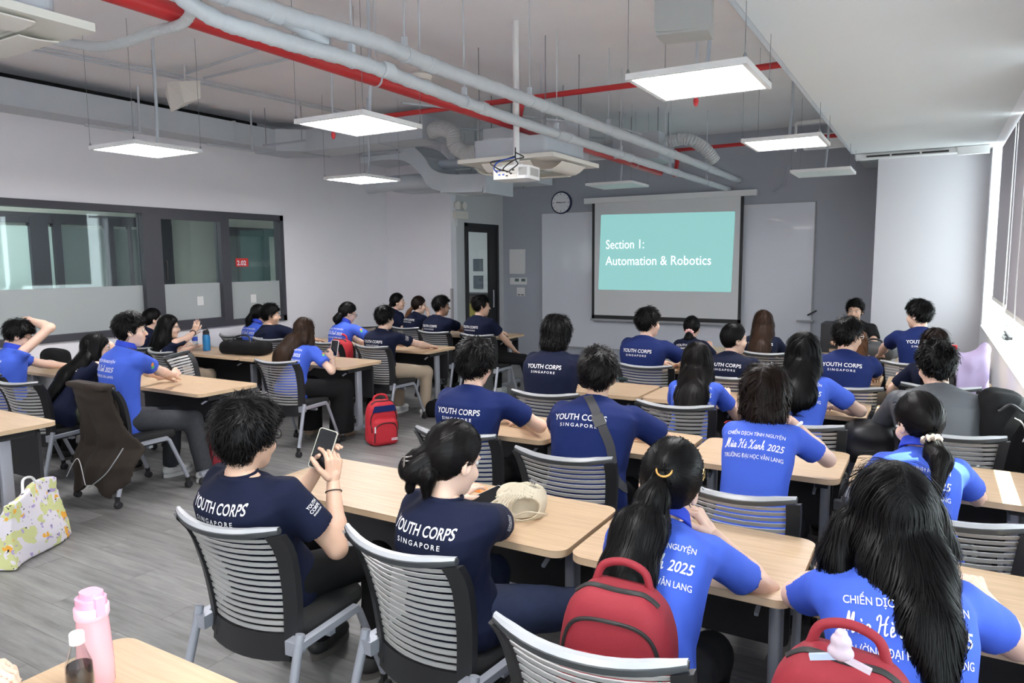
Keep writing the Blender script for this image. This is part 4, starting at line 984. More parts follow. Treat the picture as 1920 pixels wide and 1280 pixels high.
    pts = np.array(pts); lo, hi = pts.min(0) - .075, pts.max(0) + .075; lo[2] = Pv[2] - .13; hi[2] = N[2] + .07
    hs = float(np.clip(3.2 / px, .0075, .017))
    V, F, *_ = sdf_mesh(shirtf, lo, hi, hs)
    sm = CLOTH[shirt]; so_ = obj('shirt' if shirt != 'grey' else 'jacket', np_mesh('shirt', V, F, sm, O=O), t)
    # print on the back
    if text and shirt in ('navy', 'navyb', 'blue'):
        TV, TF = PRN['vn' if shirt == 'blue' else 'corps']; bvh = BVHTree.FromPolygons([Vector(v) for v in V], [tuple(map(int, q)) for q in F])
        cz = .130 if shirt != 'blue' else .118; ks = (1.0 if sex == 'm' else .96) * k
        out = []; ok = []
        C0 = N - s * (cz * k - txz) + r * txo
        for x, z in TV:
            o = C0 + r * x * ks + s * z * ks - fs * .4; hit = bvh.ray_cast(Vector(o), Vector(fs), .5)
            if hit[0] is None: out.append((0, 0, 0)); ok.append(False)
            else: out.append(tuple(np.array(hit[0]) - fs * .0035 - O)); ok.append(True)
        mb = MB(); mb.add(out, [q for q in TF if all(ok[i] for i in q)]); mb.build('back_print', M_print, so_)
    if collar or shirt == 'blue':
        ring = []; C = N + Z * .012
        for i in range(24):
            a = 2 * PI * i / 24; ring.append(C + r * math.cos(a) * .066 * k + fs * math.sin(a) * .060 * k + s * (.016 - .014 * math.sin(a)) )
        vs, fc = [], []
        for i, p in enumerate(ring):
            a = 2 * PI * i / 24; od = r * math.cos(a) + fs * math.sin(a)
            for o_, z_ in ((0, .018), (.004, .022), (.016, -.018), (.010, -.020)): vs.append(p + od * o_ + s * z_ - O)
        for i in range(24):
            for j in range(4): fc.append((i * 4 + j, ((i + 1) % 24) * 4 + j, ((i + 1) % 24) * 4 + (j + 1) % 4, i * 4 + (j + 1) % 4))
        MB().add(vs, fc).build('collar', M_bluec if shirt == 'blue' else sm, so_, 60)
    else:
        ring = [N + Z * .004 + r * math.cos(a) * .062 * k + fs * (math.sin(a) * .056 * k) + s * (.006 - .012 * math.sin(a)) - O for a in np.linspace(0, 2 * PI, 21)]
        MB().tube(ring, .006, 6).build('neckband', sm, so_, 60)
    # legs
    hip = {a: Pv + r * a * .085 * k for a in (-1, 1)}
    kn = {}; an = {}
    for a in (-1, 1):
        if standing: kn[a] = hip[a] - Z * .42 + f * .02; an[a] = kn[a] - Z * .40 - f * .02
        else:
            off = knees[0 if a < 0 else 1] if knees else (0, 0)
            kn[a] = Pv + f * (.42 * k + off[1]) + r * (a * .12 + off[0]); kn[a][2] = .50
            fo = feet[0 if a < 0 else 1] if feet else (0, -.03)
            an[a] = kn[a] + f * fo[1] + r * fo[0]; an[a][2] = .09
    pm_ = pants or M_blk; wide = 1.0
    if isinstance(pm_, tuple): pm_, wide = pm_
    def pantf(P):
        d = ell(P - Pv, (0, 0, -.02), (.16 * k * g, .115 * k * g, .11))
        for a in (-1, 1):
            c = smin(cone(P, hip[a], kn[a], .092 * k * g, .070 * k * wide), cone(P, kn[a], an[a], .066 * k * wide, .056 * k * wide ** 1.5), .03)
            d = smin(d, c, .03)
        d = np.maximum(d, .085 - P[:, 2]); d = np.maximum(d, P[:, 2] - (Pv[2] + .10))
        return d + noise3(P + SEED, 20, 4) * .005
    pts = np.array([Pv + Z * .12, Pv - f * .17 * g, Pv + r * .18 * g, Pv - r * .18 * g] + list(kn.values()) + list(an.values())); lo, hi = pts.min(0) - .10, pts.max(0) + .10; lo[2] = .07
    V, F, *_ = sdf_mesh(pantf, lo, hi, float(np.clip(4 / px, .014, .024))); obj('trousers', np_mesh('trousers', V, F, pm_, O=O), t)
    # body: one figure
    parts = []
    def core(P):
        d = torso(P, -.012)
        for a in (-1, 1): d = smin(d, smin(cone(P, hip[a], kn[a], .075, .055), cone(P, kn[a], an[a], .050, .034), .02), .02)
        for a in (-1, 1): d = smin(d, cone(P, Sh[a], Sh[a] + (hands[a][0] - Sh[a]) * .5, .036, .036), .02)
        return np.maximum(d, .05 - P[:, 2])
    pts = np.array([Pv, N] + list(kn.values()) + list(an.values()) + list(Sh.values())); lo, hi = pts.min(0) - .17, pts.max(0) + .17; lo[2] = .03
    V, F, *_ = sdf_mesh(core, lo, hi, .03); parts.append((V, F))
    ha = float(np.clip(3.0 / px, .0065, .014))
    for a in (-1, 1):
        E, Wr = hands[a]; fd = _n(Wr - E)
        def armf(P, E=E, Wr=Wr, a=a):
            return smin(smin(cone(P, Sh[a], E, .042 * k, .037 * k), cone(P, E, E + (Wr - E) * .35, .036 * k, .038 * k), .02), cone(P, E + (Wr - E) * .3, Wr, .038 * k, .0245 * k), .02)
        pts = np.array([Sh[a], E, Wr]); V, F, *_ = sdf_mesh(armf, pts.min(0) - .06, pts.max(0) + .06, ha); parts.append((V, F))
        pl = (palml, palmr)[(a + 1) // 2]; th = (thumbl, thumbr)[(a + 1) // 2]; cu = (curll, curlr)[(a + 1) // 2]
        hdir = fd; pn = np.array([0, 0, -1.]); tv = -rs * a
        if pl is not None:
            hdir, pn = np.array(pl[0], float), np.array(pl[1], float)
        if th is not None: tv = np.array(th, float)
        else:
            c = np.cross(hdir, pn); tv = c if a < 0 else -c
            tv = -tv if False else tv
            # thumb on the inner side for palms facing down
            if pl is None: tv = -r * a
        cu = [cu] * 4 if np.isscalar(cu) else cu
        V, F, tips = make_hand(Wr + fd * .0, hdir, tv, pn, k, float(np.clip(1.6 / px, .0032, .0075)), cu); parts.append((V, F))
    # head and neck
    def headf(P):
        Q = ((P - H) @ np.stack([hr_, hf_, hu_], 1)) / hk; Qm = np.abs(Q[:, 0]); Qs = Q.copy(); Qs[:, 0] = Qm
        d = ell(Q, (0, -.012, .030), (.073, .092, .088)); d = smin(d, ell(Q, (0, .026, -.045), (.056, .062, .062)), .03)
        d = smin(d, ell(Q, (0, .050, -.088), (.026, .026, .020)), .03)
        d = smin(d, ell(Qs, (.043, .055, -.028), (.022, .022, .024)), .02)
        d = smin(d, ell(Q, (0, .075, .028), (.050, .014, .012)), .014)
        d = smax(d, -ell(Qs, (.031, .094, .010), (.016, .014, .010)), .010)
        d = smin(d, cone(Q, (0, .086, .012), (0, .103, -.022), .0065, .0105), .010); d = smin(d, ell(Qs, (.012, .092, -.026), (.008, .010, .007)), .006)
        d = smin(d, ell(Q, (0, .083, -.050), (.021, .010, .0055)), .006); d = smin(d, ell(Q, (0, .081, -.059), (.018, .010, .006)), .006)
        ear = smax(ell(Qs, (.077, -.010, -.004), (.011, .021, .031)), -ell(Qs, (.088, -.006, .0), (.008, .012, .018)), .004); d = smin(d, ear, .006)
        d = d * hk
        nb = hd(0, -.022, -.07); d = smin(d, cone(P, N - Z * .03 - f * .01, nb, .056 * k * (1 if sex == 'm' else .88), .050 * k * (1 if sex == 'm' else .86)), .022)
        return np.maximum(d, (N[2] - .05) - P[:, 2])
    hh = float(np.clip(2.1 / px, .0045, .0085))
    pts = np.array([H - .14, H + .14, N - .06, N + .06]); lo, hi = pts.min(0), pts.max(0); V, F, *_ = sdf_mesh(headf, lo, hi, hh); parts.append((V, F))
    V, F = join(parts); bo = obj('body', np_mesh('body', V, F, M_skin[skin], O=O), t)
    if face:
        for a in (-1, 1):
            c = hd(a * .031, .0772, .0105) - O
            uvs = MB().lathe([(.0001, -.0085), (.0045, -.0072), (.008, -.0034), (.0085, 0), (.008, .0034), (.0045, .0072), (.0001, .0085)], tuple(c), 10); uvs.build('eye', M_eyew, bo, 60)
            c2 = hd(a * .031, .0840, .0105) - O
            ib = MB().lathe([(.0001, -.0052), (.0040, -.0038), (.0055, 0), (.0040, .0038), (.0001, .0052)], tuple(c2), 8); ib.build('iris', M_iris, bo, 60)
            e0 = [hd(a * x, y, z) - O for x, y, z in ((.014, .0905, .030), (.028, .0885, .0345), (.046, .076, .0315))]; MB().tube(e0, [.0022, .0028, .0015], 5).build('eyebrow', M_hair['black'], bo, 60)
        lp = [hd(x, y, z) - O for x, y, z in ((-.021, .086, -.053), (-.010, .0925, -.051), (0, .0935, -.0525), (.010, .0925, -.051), (.021, .086, -.053))]; MB().tube(lp, [.002, .0042, .0042, .0042, .002], 6).build('lips', M_lip, bo, 60)
    # hair
    HR = np.stack([hr_, hf_, hu_], 1); dn = HR.T @ np.array([0, 0, -1.])
    tails = []; tiep = None
    S_ = style
    if hair: tails = hair
    yl_short = ([-.09, -.05, -.02, 0.0, .03, .055, .075, .10], [-.075, -.045, -.028, .010, .028, .050, .085, .3])
    yl_long = ([-.2, -.06, 0, .04, .075, .10], [-.005, .0, .020, .045, .085, .3])
    yl_tight = ([-.09, -.05, -.015, 0.01, .04, .06, .075, .10], [-.06, -.04, -.015, .018, .040, .060, .082, .3])
    yl = {'short': yl_short, 'curly': yl_short, 'slick': yl_tight, 'pony': yl_tight, 'bun': yl_tight}.get(S_, yl_long)
    rad = {'short': (.088, .110, .115), 'curly': (.094, .114, .121), 'slick': (.083, .104, .106), 'pony': (.084, .105, .106), 'bun': (.085, .106, .108), 'bob': (.094, .112, .114), 'long': (.089, .109, .112)}[S_]
    bodyf = f
    Tl = [( [(H + (r * p[0] + f * p[1] + Z * p[2])) if len(p) == 3 else (N + rs * p[0] - s * p[1] - fs * p[2]) for p in T_[0]], T_[1], T_[2]) for T_ in tails]      # polylines in body axes from the head centre
    if S_ == 'long':
        bk = [H - hf_ * .03 * hk + Z * .02, H - hf_ * .080 * hk - Z * .065, N - fs * .080 - s * .03, N - fs * .155 * g - s * (.16), N - fs * .170 * g - s * max(long, .17)]
        if curtain: bk = bk[:2] + [N + rs * p[0] - s * p[1] - fs * p[2] for p in curtain]
        Tl.append((bk, crad or [.086, .092, .098, .102, .066], 2.0))
        for a in (-1, 1): Tl.append(([H + hr_ * a * .070 * hk - hf_ * .01 + Z * .0, H + hr_ * a * .072 * hk - hf_ * .02 - Z * .10, N + rs * a * .085 - fs * .02 - Z * .05], [.032, .036, .026], 1.0))
    if S_ == 'bob':
        Tl.append(([hd(0, -.035, .01), hd(0, -.05, -.06), H - hf_ * .045 - Z * .105], [.088, .086, .066], 1.25))
    rad = tuple(x + vol for x in rad)
    def cran(Q):
        d = ell(Q, (0, -.012, .034 + vol * .4), rad); z = Q[:, 2]
        if S_ in ('short', 'curly'): d = d + taper * np.clip((.055 - z) / .11, 0, 1.1)
        d = smax(d, (Q[:, 1] - np.interp(z, *yl)) * .7, .008)
        bot = {'short': -.072, 'curly': -.075, 'slick': -.075, 'pony': -.066, 'bun': -.066}.get(S_, -.09)
        return smax(d, bot - z, .01)
    ca = {'curly': .0095, 'short': .0060, 'slick': .002, 'pony': .0018, 'bun': .003, 'bob': .004, 'long': .003}[S_]
    def hairf(P):
        Q = ((P - H) @ HR) / hk; d = cran(Q) * hk
        for pl_, rr_, fl in Tl:
            c = None
            for i in range(len(pl_) - 1):
                e = fcone(P, pl_[i], pl_[i + 1], rr_[i], rr_[i + 1], fs, fl) if fl != 1.0 else cone(P, pl_[i], pl_[i + 1], rr_[i], rr_[i + 1])
                c = e if c is None else smin(c, e, .02)
            d = smin(d, c, .018 if S_ in ('long', 'bob') else .006)
        ang = np.arctan2(Q[:, 0], -Q[:, 1] + .02)
        st = noise3(np.stack([ang * 5, Q[:, 2] * 7, Q[:, 1] * 5], 1) + SEED, 2.2, 5) if S_ in ('long', 'bob', 'pony', 'bun', 'slick') else noise3(P + SEED, 42 if S_ == 'short' else 55, 5)
        return d + st * ca
    pts = np.array([H - .15, H + .16] + [p for T_ in Tl for p in T_[0]]); mr = max([.03] + [max(T_[1]) for T_ in Tl]) + .02
    lo, hi = pts.min(0), pts.max(0)
    if Tl: q = np.array([p for T_ in Tl for p in T_[0]]); lo = np.minimum(lo, q.min(0) - mr); hi = np.maximum(hi, q.max(0) + mr)
    V, F, FF, glo, gh = sdf_mesh(hairf, lo, hi, float(np.clip(2.4 / px, .0050, .0095)))
    # flow field
    tieW = hd(*tie) if tie is not None else None
    whorl = np.array([0.02, -.055, .14])
    def flow(P):
        Q = ((P - H) @ HR) / hk
        if S_ in ('short', 'curly'):
            g_ = Q - whorl; g_[:, 2] = np.minimum(g_[:, 2], 0) ; g_[:, 0] += .3 * g_[:, 1]; G = g_ @ HR.T; G += [0, 0, -.02]
            if S_ == 'curly': G = G / (np.linalg.norm(G, axis=1)[:, None] + 1e-9) + np.stack([noise3(P + i * 3.1, 40, 4) for i in range(3)], 1) * .9
        elif S_ in ('long', 'bob'):
            G = np.zeros_like(P); G[:, 2] = -1; top = np.clip((Q[:, 2] - .02) / .08, 0, 1)[:, None]
            G = G * (1 - .6 * top) + (np.sign(Q[:, :1] - .01) * 1.0 * hr_ - .35 * hf_) * top
        else:
            tw = tieW if tieW is not None else hd(0, -.12, .02); G = tw - P
            if S_ == 'slick': G = np.tile(-hf_ - Z * .35, (len(P), 1)) + 0 * P
            if tails:
                a0 = np.array(Tl[0][0][0]); a1 = np.array(Tl[0][0][1]); m = cone(P, a0, a1, Tl[0][1][0], Tl[0][1][1]) < .012
                for pl_, rr_, fl in Tl:
                    for i in range(len(pl_) - 1):
                        dd = fcone(P, pl_[i], pl_[i + 1], rr_[i] + .012, rr_[i + 1] + .012, fs, fl); mm = dd < 0
                        G[mm] = (np.array(pl_[i + 1]) - np.array(pl_[i]))
            elif S_ == 'bun': pass
        return G / (np.linalg.norm(G, axis=1)[:, None] + 1e-9)
    Gv = flow(V); al = np.einsum('ij,ij->i', V - H, Gv)
    Q = (V - H) @ HR; ang = np.arctan2(Q[:, 0], -Q[:, 1] + .02)
    cr = np.cross(Gv, [0.3, .2, .9]); side = np.stack([ang * 26, al * 9, np.einsum('ij,ij->i', V - H, np.cross(Gv, f)) * 160], 1)
    me = np_mesh('hair', V, F, M_hair[hcol], O=O, uv=side)
    ho = obj('hair', me, t)
    # fine strands lying on the hair
    cnt = int(np.clip(px * 9, 700, 6000) * (1.3 if S_ in ('long', 'bob') else .9))
    seg = 6; stepL = {'short': .009, 'curly': .008, 'long': .024, 'bob': .018, 'pony': .018, 'bun': .012, 'slick': .012}[S_]
    i0 = NR.randint(0, len(V), cnt); p = V[i0].copy(); ww_ = float(np.clip(.75 / px, .0007, .0026))
    nx, ny, nz = FF.shape
    def sdv(X):
        q = (X - glo) / gh; i = np.clip(q.astype(int), 0, [nx - 2, ny - 2, nz - 2]); u = np.clip(q - i, 0, 1); o = 0
        for a in (0, 1):
            for b in (0, 1):
                for c in (0, 1): o = o + FF[i[:, 0] + a, i[:, 1] + b, i[:, 2] + c] * (u[:, 0] if a else 1 - u[:, 0]) * (u[:, 1] if b else 1 - u[:, 1]) * (u[:, 2] if c else 1 - u[:, 2])
        return o
    def grad(X):
        e = gh * .6; G = np.stack([sdv(X + d_) - sdv(X - d_) for d_ in (np.array([e, 0, 0]), np.array([0, e, 0]), np.array([0, 0, e]))], 1)
        return G / (np.linalg.norm(G, axis=1)[:, None] + 1e-9)
    lift = NR.rand(cnt) ** 2 * (.0030 if S_ == 'long' else .0016 if S_ in ('pony', 'slick', 'bun') else .0075) + .0006; pers = NR.normal(size=(cnt, 3)) * (.07 if S_ in ('long', 'pony', 'slick', 'bun') else .38)
    prev = None; RV = []
    for j in range(seg):
        n_ = grad(p); g_ = flow(p) + pers; g_ -= n_ * np.einsum('ij,ij->i', g_, n_)[:, None]; g_ /= np.linalg.norm(g_, axis=1)[:, None] + 1e-9
        wv = np.cross(n_, g_) * (ww_ * (1 if 0 < j < seg - 1 else .35)); q = p + n_ * (lift * (1 + j * .5))[:, None]
        RV.append(q - wv); RV.append(q + wv)
        p = p + g_ * stepL * (.7 + .6 * NR.rand(cnt))[:, None]
        sv = sdv(p); dv = np.clip(sv, -.01, .006)
        if S_ in ('long', 'bob', 'pony'): dv[sv > .0075] = 0
        p = p - grad(p) * dv[:, None] * .9
    RV = np.stack(RV, 1).reshape(-1, 3); base = np.arange(cnt)[:, None] * (2 * seg)
    RF = np.concatenate([base + np.array([2 * j, 2 * j + 1, 2 * j + 3, 2 * j + 2]) for j in range(seg - 1)])
    gv = np.repeat(NR.rand(cnt, 1) * 40, 2 * seg, 0).reshape(-1, 1); uv = np.concatenate([gv, gv * 0, gv * 0], 1)
    so2 = obj('hair_strands', np_mesh('hair_strands', RV, RF, M_hair[hcol], O=O, uv=uv), ho); so2['kind'] = 'stuff'
    if glasses:
        gm = {'black': M_black, 'gold': M_gold, 'silver': M_silver, 'clear': mat('clear_frame', (.75, .75, .78), .2)}[glasses]; mb = MB(); th = .0022 if glasses in ('black', 'clear') else .0011
        for a in (-1, 1):
            mb.tube([hd(a * .032 + .021 * math.cos(q), .101 - .05 * abs(a * .032 + .021 * math.cos(q)) ** 1.0 * .35, .008 + .018 * math.sin(q)) - O for q in np.linspace(0, 2 * PI, 15)], th, 5)
            mb.tube([hd(a * .053, .094, .012) - O, hd(a * .074, .07, .014) - O, hd(a * .079, .0, .010) - O], th, 5)
        mb.tube([hd(-.011, .1, .012) - O, hd(.011, .1, .012) - O], th, 5); mb.build('glasses', gm, t, 60)
    # shoes
    for a in (-1, 1):
        c = an[a]; smt = {'b': M_shoeB, 'w': M_shoeW, 't': M_tan}[shoes]; fd = _n(f + r * a * .12)
        def shf(P, c=c, fd=fd):
            b0 = np.array([c[0], c[1], .055]); d = smin(fcone(P, b0 - fd * .03, b0 + fd * .15, .042, .036, Z, 1.15), cone(P, b0 + Z * .03, b0 - fd * .01, .042, .043), .02)
            return np.maximum(d, .024 - P[:, 2])
        if px > 110:
            lo = np.array([c[0] - .24, c[1] - .24, .01]); hi = np.array([c[0] + .24, c[1] + .24, .15]); V, F, *_ = sdf_mesh(shf, lo, hi, .0125); s1 = obj('shoe', np_mesh('shoe', V, F, smt, O=O), t)
            rr = np.array([c[0], c[1], 0]) - O; rv = np.cross(fd, Z)
            MB().prism([tuple((rr + fd * (.06 + .13 * math.cos(q)) + rv * .046 * math.sin(q))[:2]) for q in np.linspace(0, 2 * PI, 16, endpoint=False)], .0, .028).build('sole', M_sole if shoes != 'w' else M_shoeW, s1, 40)
    return dict(root=t, O=O, N=N, Pv=Pv, H=H, hd=hd, s=s, fs=fs, r=r, f=f, hands=hands, Sh=Sh, hair=ho, shirt=so_, k=k, kn=kn, an=an)
def ring_tie(D, p, axis, R, rr, m, name='hair_tie', bumpy=0):
    ax = Vector(axis).normalized(); u = ax.orthogonal().normalized(); v = ax.cross(u); O = Vector(D['O']); c = Vector(p) - O
    MB().tube([c + (u * math.cos(a) + v * math.sin(a)) * R for a in np.linspace(0, 2 * PI, 19)], [rr * (1 + bumpy * ((i % 2) * 2 - 1)) for i in range(19)], 8).build(name, m, D['root'], 60)
# ------------------------------------------------------------------ the people
def desk(x, y, wl=.12, wr=.12, z=.785): return dict(hl=(x - wl, y, z), hr=(x + wr, y, z))
GW = 'participants at the window-side tables'; GC = 'participants at the corridor-side tables'
PP = {}
PP[36] = person('young man in navy T-shirt holding up a phone with both hands', (-2.116, 1.720, 1.116), 0, 2, -4, lean=-.02, vol=.010, taper=.004, txz=.065, style='short', skin='mid', px=520, glasses='black',
       hl=np.array((-1.979, 1.950, 1.041)) + [-.075, .045, -.095], hr=np.array((-1.979, 1.950, 1.041)) + [.045, .0, -.125], el=(-.3, -.1, -1), er=(.45, -.2, -1), palml=((.45, .10, .85), (.8, -.25, -.3)), palmr=((-.05, .15, 1), (-.95, -.1, .0)), thumbl=(.0, -1, .2), thumbr=(-.1, -1, .1), curll=[.5, .5, .45, .4], curlr=[.45, .5, .55, .6], pants=M_blk, knees=((-.05, 0), (.02, 0)), group=GW)
PP[35] = person('woman in navy T-shirt with dark hair gathered in a claw clip', (-1.367, 1.940, 1.077), -4, -14, -16, lean=.03, txz=.062, sex='f', sz=1.06, girth=1.06, style='bun', hcol='soft_black', skin='fair', px=480,
       hl=(-1.62, 2.30, .80), hr=(-1.472, 2.360, 0.774), er=(1, -.2, -.5), pants=M_jean, knees=((-.02, 0), (.20, -.06)), tie=(0, -.12, .02), hair=[([(-.045, -.075, .015), (-.070, -.115, -.005)], [.052, .050], 1.0), ([(-.075, -.10, .03), (-.09, -.12, -.075)], [.026, .012], 1.0), ([(-.02, -.11, -.02), (-.035, -.10, -.09)], [.03, .012], 1.0)], group=GW)
PP[34] = person('woman in royal blue polo with a long black ponytail and gold tie', (-0.669, 2.100, 1.056), 4, 6, -12, 8, lean=.30, sex='f', sz=1.02, shirt='blue', style='pony', px=580,
       hl=(-.80, 2.42, .79), hr=(-0.577, 2.260, 0.868), er=(1.0, -.25, -.75), palmr=((-.55, -.1, .85), (-.8, 0, -.3)), thumbr=(.1, -.9, 0), curlr=.7, tie=(0, -.10, .055), hair=[([(-.004, -.105, .052), (-.01, -.160, .01), (-.02, -.185, -.07), (-.03, .08, .178, 's'), (-.04, .20, .185, 's'), (-.045, .30, .175, 's')], [.024, .042, .060, .074, .076, .050], 1.45)], group=GW, vol=.004, hsc=1.10)
PP[33] = person('woman in royal blue polo with loose wavy black hair down her back', (-0.059, 1.970, 1.105), 12, 14, -14, lean=.27, sex='f', sz=1.06, shirt='blue', style='long', px=700, long=.36,
       hl=(-.22, 2.35, .79), hr=(.16, 2.38, .79), el=(-1, -.2, -.7), er=(.8, -.2, -.7), hair=[([(-.10, -.02, -.02), (-.13, -.04, -.10), (-.10, -.10, -.18)], [.038, .034, .018], 1.0), ([(.08, .0, .02), (.12, .0, -.06), (.10, .02, -.13)], [.036, .024, .012], 1.0)], curtain=[(.02, .02, .085), (.045, .14, .150), (.055, .27, .158)], crad=[.085, .092, .092, .058, .020], group=GW)
PP[17] = person('broad man in navy blue T-shirt with a grey crossbody strap', (-1.472, 3.400, 1.151), 8, 20, -2, lean=.22, girth=1.12, sz=1.02, style='short', hcol='soft_black', shirt='navyb', px=370, skin='mid',
       hl=(-1.62, 3.72, .785), hr=(-1.30, 3.74, .785), el=(-1, .0, -.3), er=(1, -.1, -.35), txo=-.03, group=GW)
PP[16] = person('curly-haired man in navy blue T-shirt leaning an elbow on the table', (-2.203, 3.360, 1.162), 4, 8, -6, lean=.22, girth=1.02, style='curly', taper=.008, hcol='black', shirt='navyb', px=340, skin='fair', glasses='black',
       hl=(-2.30, 3.74, .785), hr=(-2.08, 3.72, .785), el=(-1, .0, -.3), er=(1, -.1, -.3), group=GW)
PP[23] = person('woman in royal blue polo with shoulder-short brown hair resting her chin', (-0.628, 3.360, 1.132), 0, -8, -4, -6, lean=.24, sex='f', sz=1.0, shirt='blue', style='bob', hcol='dark_brown', px=400,
       hl=(-.72, 3.78, .79), hr=(-0.541, 3.520, 0.991), er=(.9, .2, -.9), palmr=((-.75, -.2, .6), (-.3, -.4, .8)), thumbr=(-.2, -.9, .1), curlr=.5, group=GW)
PP[32] = person('woman in royal blue polo with low ponytail in a chequered scrunchie', (-0.023, 3.360, 1.063), -6, 32, -16, lean=.20, sex='f', sz=1.0, shirt='blue', style='pony', hcol='soft_black', px=450, tie=(.0, -.115, -.020),
       hl=(-.12, 3.72, .79), hr=(.16, 3.74, .79), hair=[([(.060, -.105, -.025), (.078, -.135, -.08), (.088, .05, .13, 's'), (.078, .17, .155, 's')], [.024, .036, .034, .012], 1.2), ([(-.04, .02, -.05), (-.06, .02, -.14)], [.02, .008], 1.0)], group=GW)
PP[15] = person('person in dark navy T-shirt with black layered bob hair', (-2.373, 4.720, 1.204), 2, -2, -4, lean=.12, girth=1.12, style='bob', px=250, hl=(-2.5, 5.05, .785), hr=(-2.2, 5.05, .785), group=GW)
PP[22] = person('woman in royal blue polo with very long straight black hair', (-1.354, 4.800, 1.054), 8, 12, -4, lean=.22, sex='f', shirt='blue', style='long', px=280, long=.46, hcol='soft_black', **desk(-1.34, 5.12), group=GW)
PP[24] = person('woman in royal blue polo with straight shoulder-length black hair', (-0.672, 4.720, 1.162), 2, 6, -4, lean=.24, sex='f', sz=1.05, shirt='blue', style='long', px=300, long=.17, hl=(-.78, 5.08, .79), hr=(-.50, 5.02, .79), er=(1, -.1, -.4), group=GW)
PP[31] = person('man in charcoal nylon jacket with tousled black hair and glasses', (0.040, 4.800, 1.114), 8, 26, -8, lean=.24, girth=1.22, sz=1.06, shirt='grey', style='curly', px=320, glasses='silver', hl=(-.10, 5.08, .80), hr=(.16, 5.08, .80), el=(-.6, 0, -.8), er=(.6, 0, -.8), group=GW)
PP[18] = person('man in navy blue T-shirt looking sideways, seated below the screen edge', (-2.169, 6.120, 1.183), -4, -36, 0, lean=.16, girth=1.08, style='short', shirt='navyb', px=210, hl=(-2.2, 6.5, .785), hr=(-1.98, 6.48, .785), er=(1, -.1, -.3), group=GW)
PP[21] = person('man in black T-shirt with slicked-back wet hair looking towards the window', (-1.393, 6.020, 1.084), -2, -48, -2, lean=.16, girth=1.05, style='slick', shirt='navy', px=220, **desk(-1.4, 6.46), group=GW)
PP[25] = person('man in navy blue T-shirt with pale-framed glasses', (-0.532, 5.920, 1.160), 0, -34, -3, lean=.18, girth=1.05, style='short', shirt='navyb', px=250, skin='mid', glasses='clear', hl=(-.62, 6.46, .785), hr=(-.36, 6.44, .785), er=(1, -.1, -.3), group=GW)
PP[30] = person('woman in navy T-shirt with dark brown hair behind the charcoal jacket', (0.033, 6.220, 1.086), 8, 16, -6, lean=.16, sex='f', style='long', hcol='dark_brown', px=240, long=.36, hl=(-.2, 6.45, .79), hr=(.2, 6.48, .79), group=GW, hair=[([(.06, -.03, -.05), (.10, -.05, -.18), (.11, -.06, -.30)], [.03, .035, .02], 1.0)])
PP[19] = person('woman in black T-shirt with a pink scrunchie below the screen', (-2.216, 7.620, 1.011), 4, 6, -8, lean=.16, sex='f', style='pony', px=180, tie=(0, -.11, -.02), **desk(-2.2, 7.9), hair=[([(-.0, -.10, -.03), (.0, -.13, -.09), (.0, -.13, -.17)], [.03, .042, .022], 1.2)], group=GW)
PP[20] = person('woman in navy T-shirt with long straight brown hair near the screen', (-1.467, 7.560, 1.096), 4, 8, -2, lean=.14, sex='f', style='long', hcol='brown', px=185, long=.40, **desk(-1.45, 7.9), group=GW)
PP[27] = person('auburn-haired person in navy T-shirt hidden behind the man with pale-framed glasses', (-0.583, 7.320, 0.955), -6, -22, -14, lean=.14, sex='f', style='long', hcol='auburn', px=180, long=.22, **desk(-.66, 7.9), group=GW, txo=-.04)
PP[29] = person('young man in navy blue T-shirt turned to the presenter, leaning on the table', (-0.098, 7.420, 1.231), 10, 56, -4, lean=.10, sz=1.0, style='short', shirt='navyb', px=200, hl=(-.42, 7.86, .80), hr=(.05, 7.9, .80), el=(-1, -.6, .2), group=GW)
PP[26] = person('presenter in black shirt seated facing the class at the screen wall', (-0.766, 9.200, 1.135), 186, 176, -4, lean=.12, sz=1.03, girth=1.05, style='short', shirt='black', px=165, skin='mid', text=False, hl=(-.58, 8.75, .80), hr=(-.95, 8.78, .80))
# corridor side
PP[1] = person('young man in royal blue polo with glasses, one arm bent over his head', (-6.801, 3.180, 1.135), -6, -22, -26, lean=.12, shirt='blue', style='short', px=215, glasses='black',
       hl=(-7.0, 3.72, .785), hr=(-6.803, 3.260, 1.277), er=(.86, .6, .1), palmr=((-.9, -.25, -.12), (.0, -.1, -1)), thumbr=(0, -.8, -.3), curlr=.3, group=GC)
PP[2] = person('woman in navy T-shirt with long straight black hair and round glasses', (-5.953, 3.360, 1.042), -8, -24, -8, lean=.26, sex='f', sz=.98, style='long', crad=[.088, .094, .098, .088, .055], curtain=[(.02, .02, .075), (.01, .17, .130), (0, .38, .145)], px=235, long=.44, glasses='silver', pants=M_olive,
       hl=(-6.1, 3.7, .785), hr=(-6.001, 3.520, 0.994), er=(.5, .1, -1), palmr=((-.1, .1, 1), (-.6, -.4, 0)), curlr=.8, group=GC)
PP[3] = person('young man in royal blue polo with hands clasped on the table', (-5.285, 3.260, 1.231), -10, -28, 0, lean=.16, shirt='blue', style='short', px=250, pants=(M_cg, 1.1), shoes='w',
       hl=(-5.650, 3.800, 0.741), hr=(-5.428, 3.740, 0.795), er=(.7, -.3, -.7), el=(-.5, 0, -.6), palml=((.5, .55, .15), (.5, -.3, -.8)), palmr=((-.35, .75, .2), (-.9, -.1, -.4)), curll=.7, curlr=.8, knees=((0, .02), (.06, .04)), feet=((.0, -.04), (.05, .05)), group=GC)
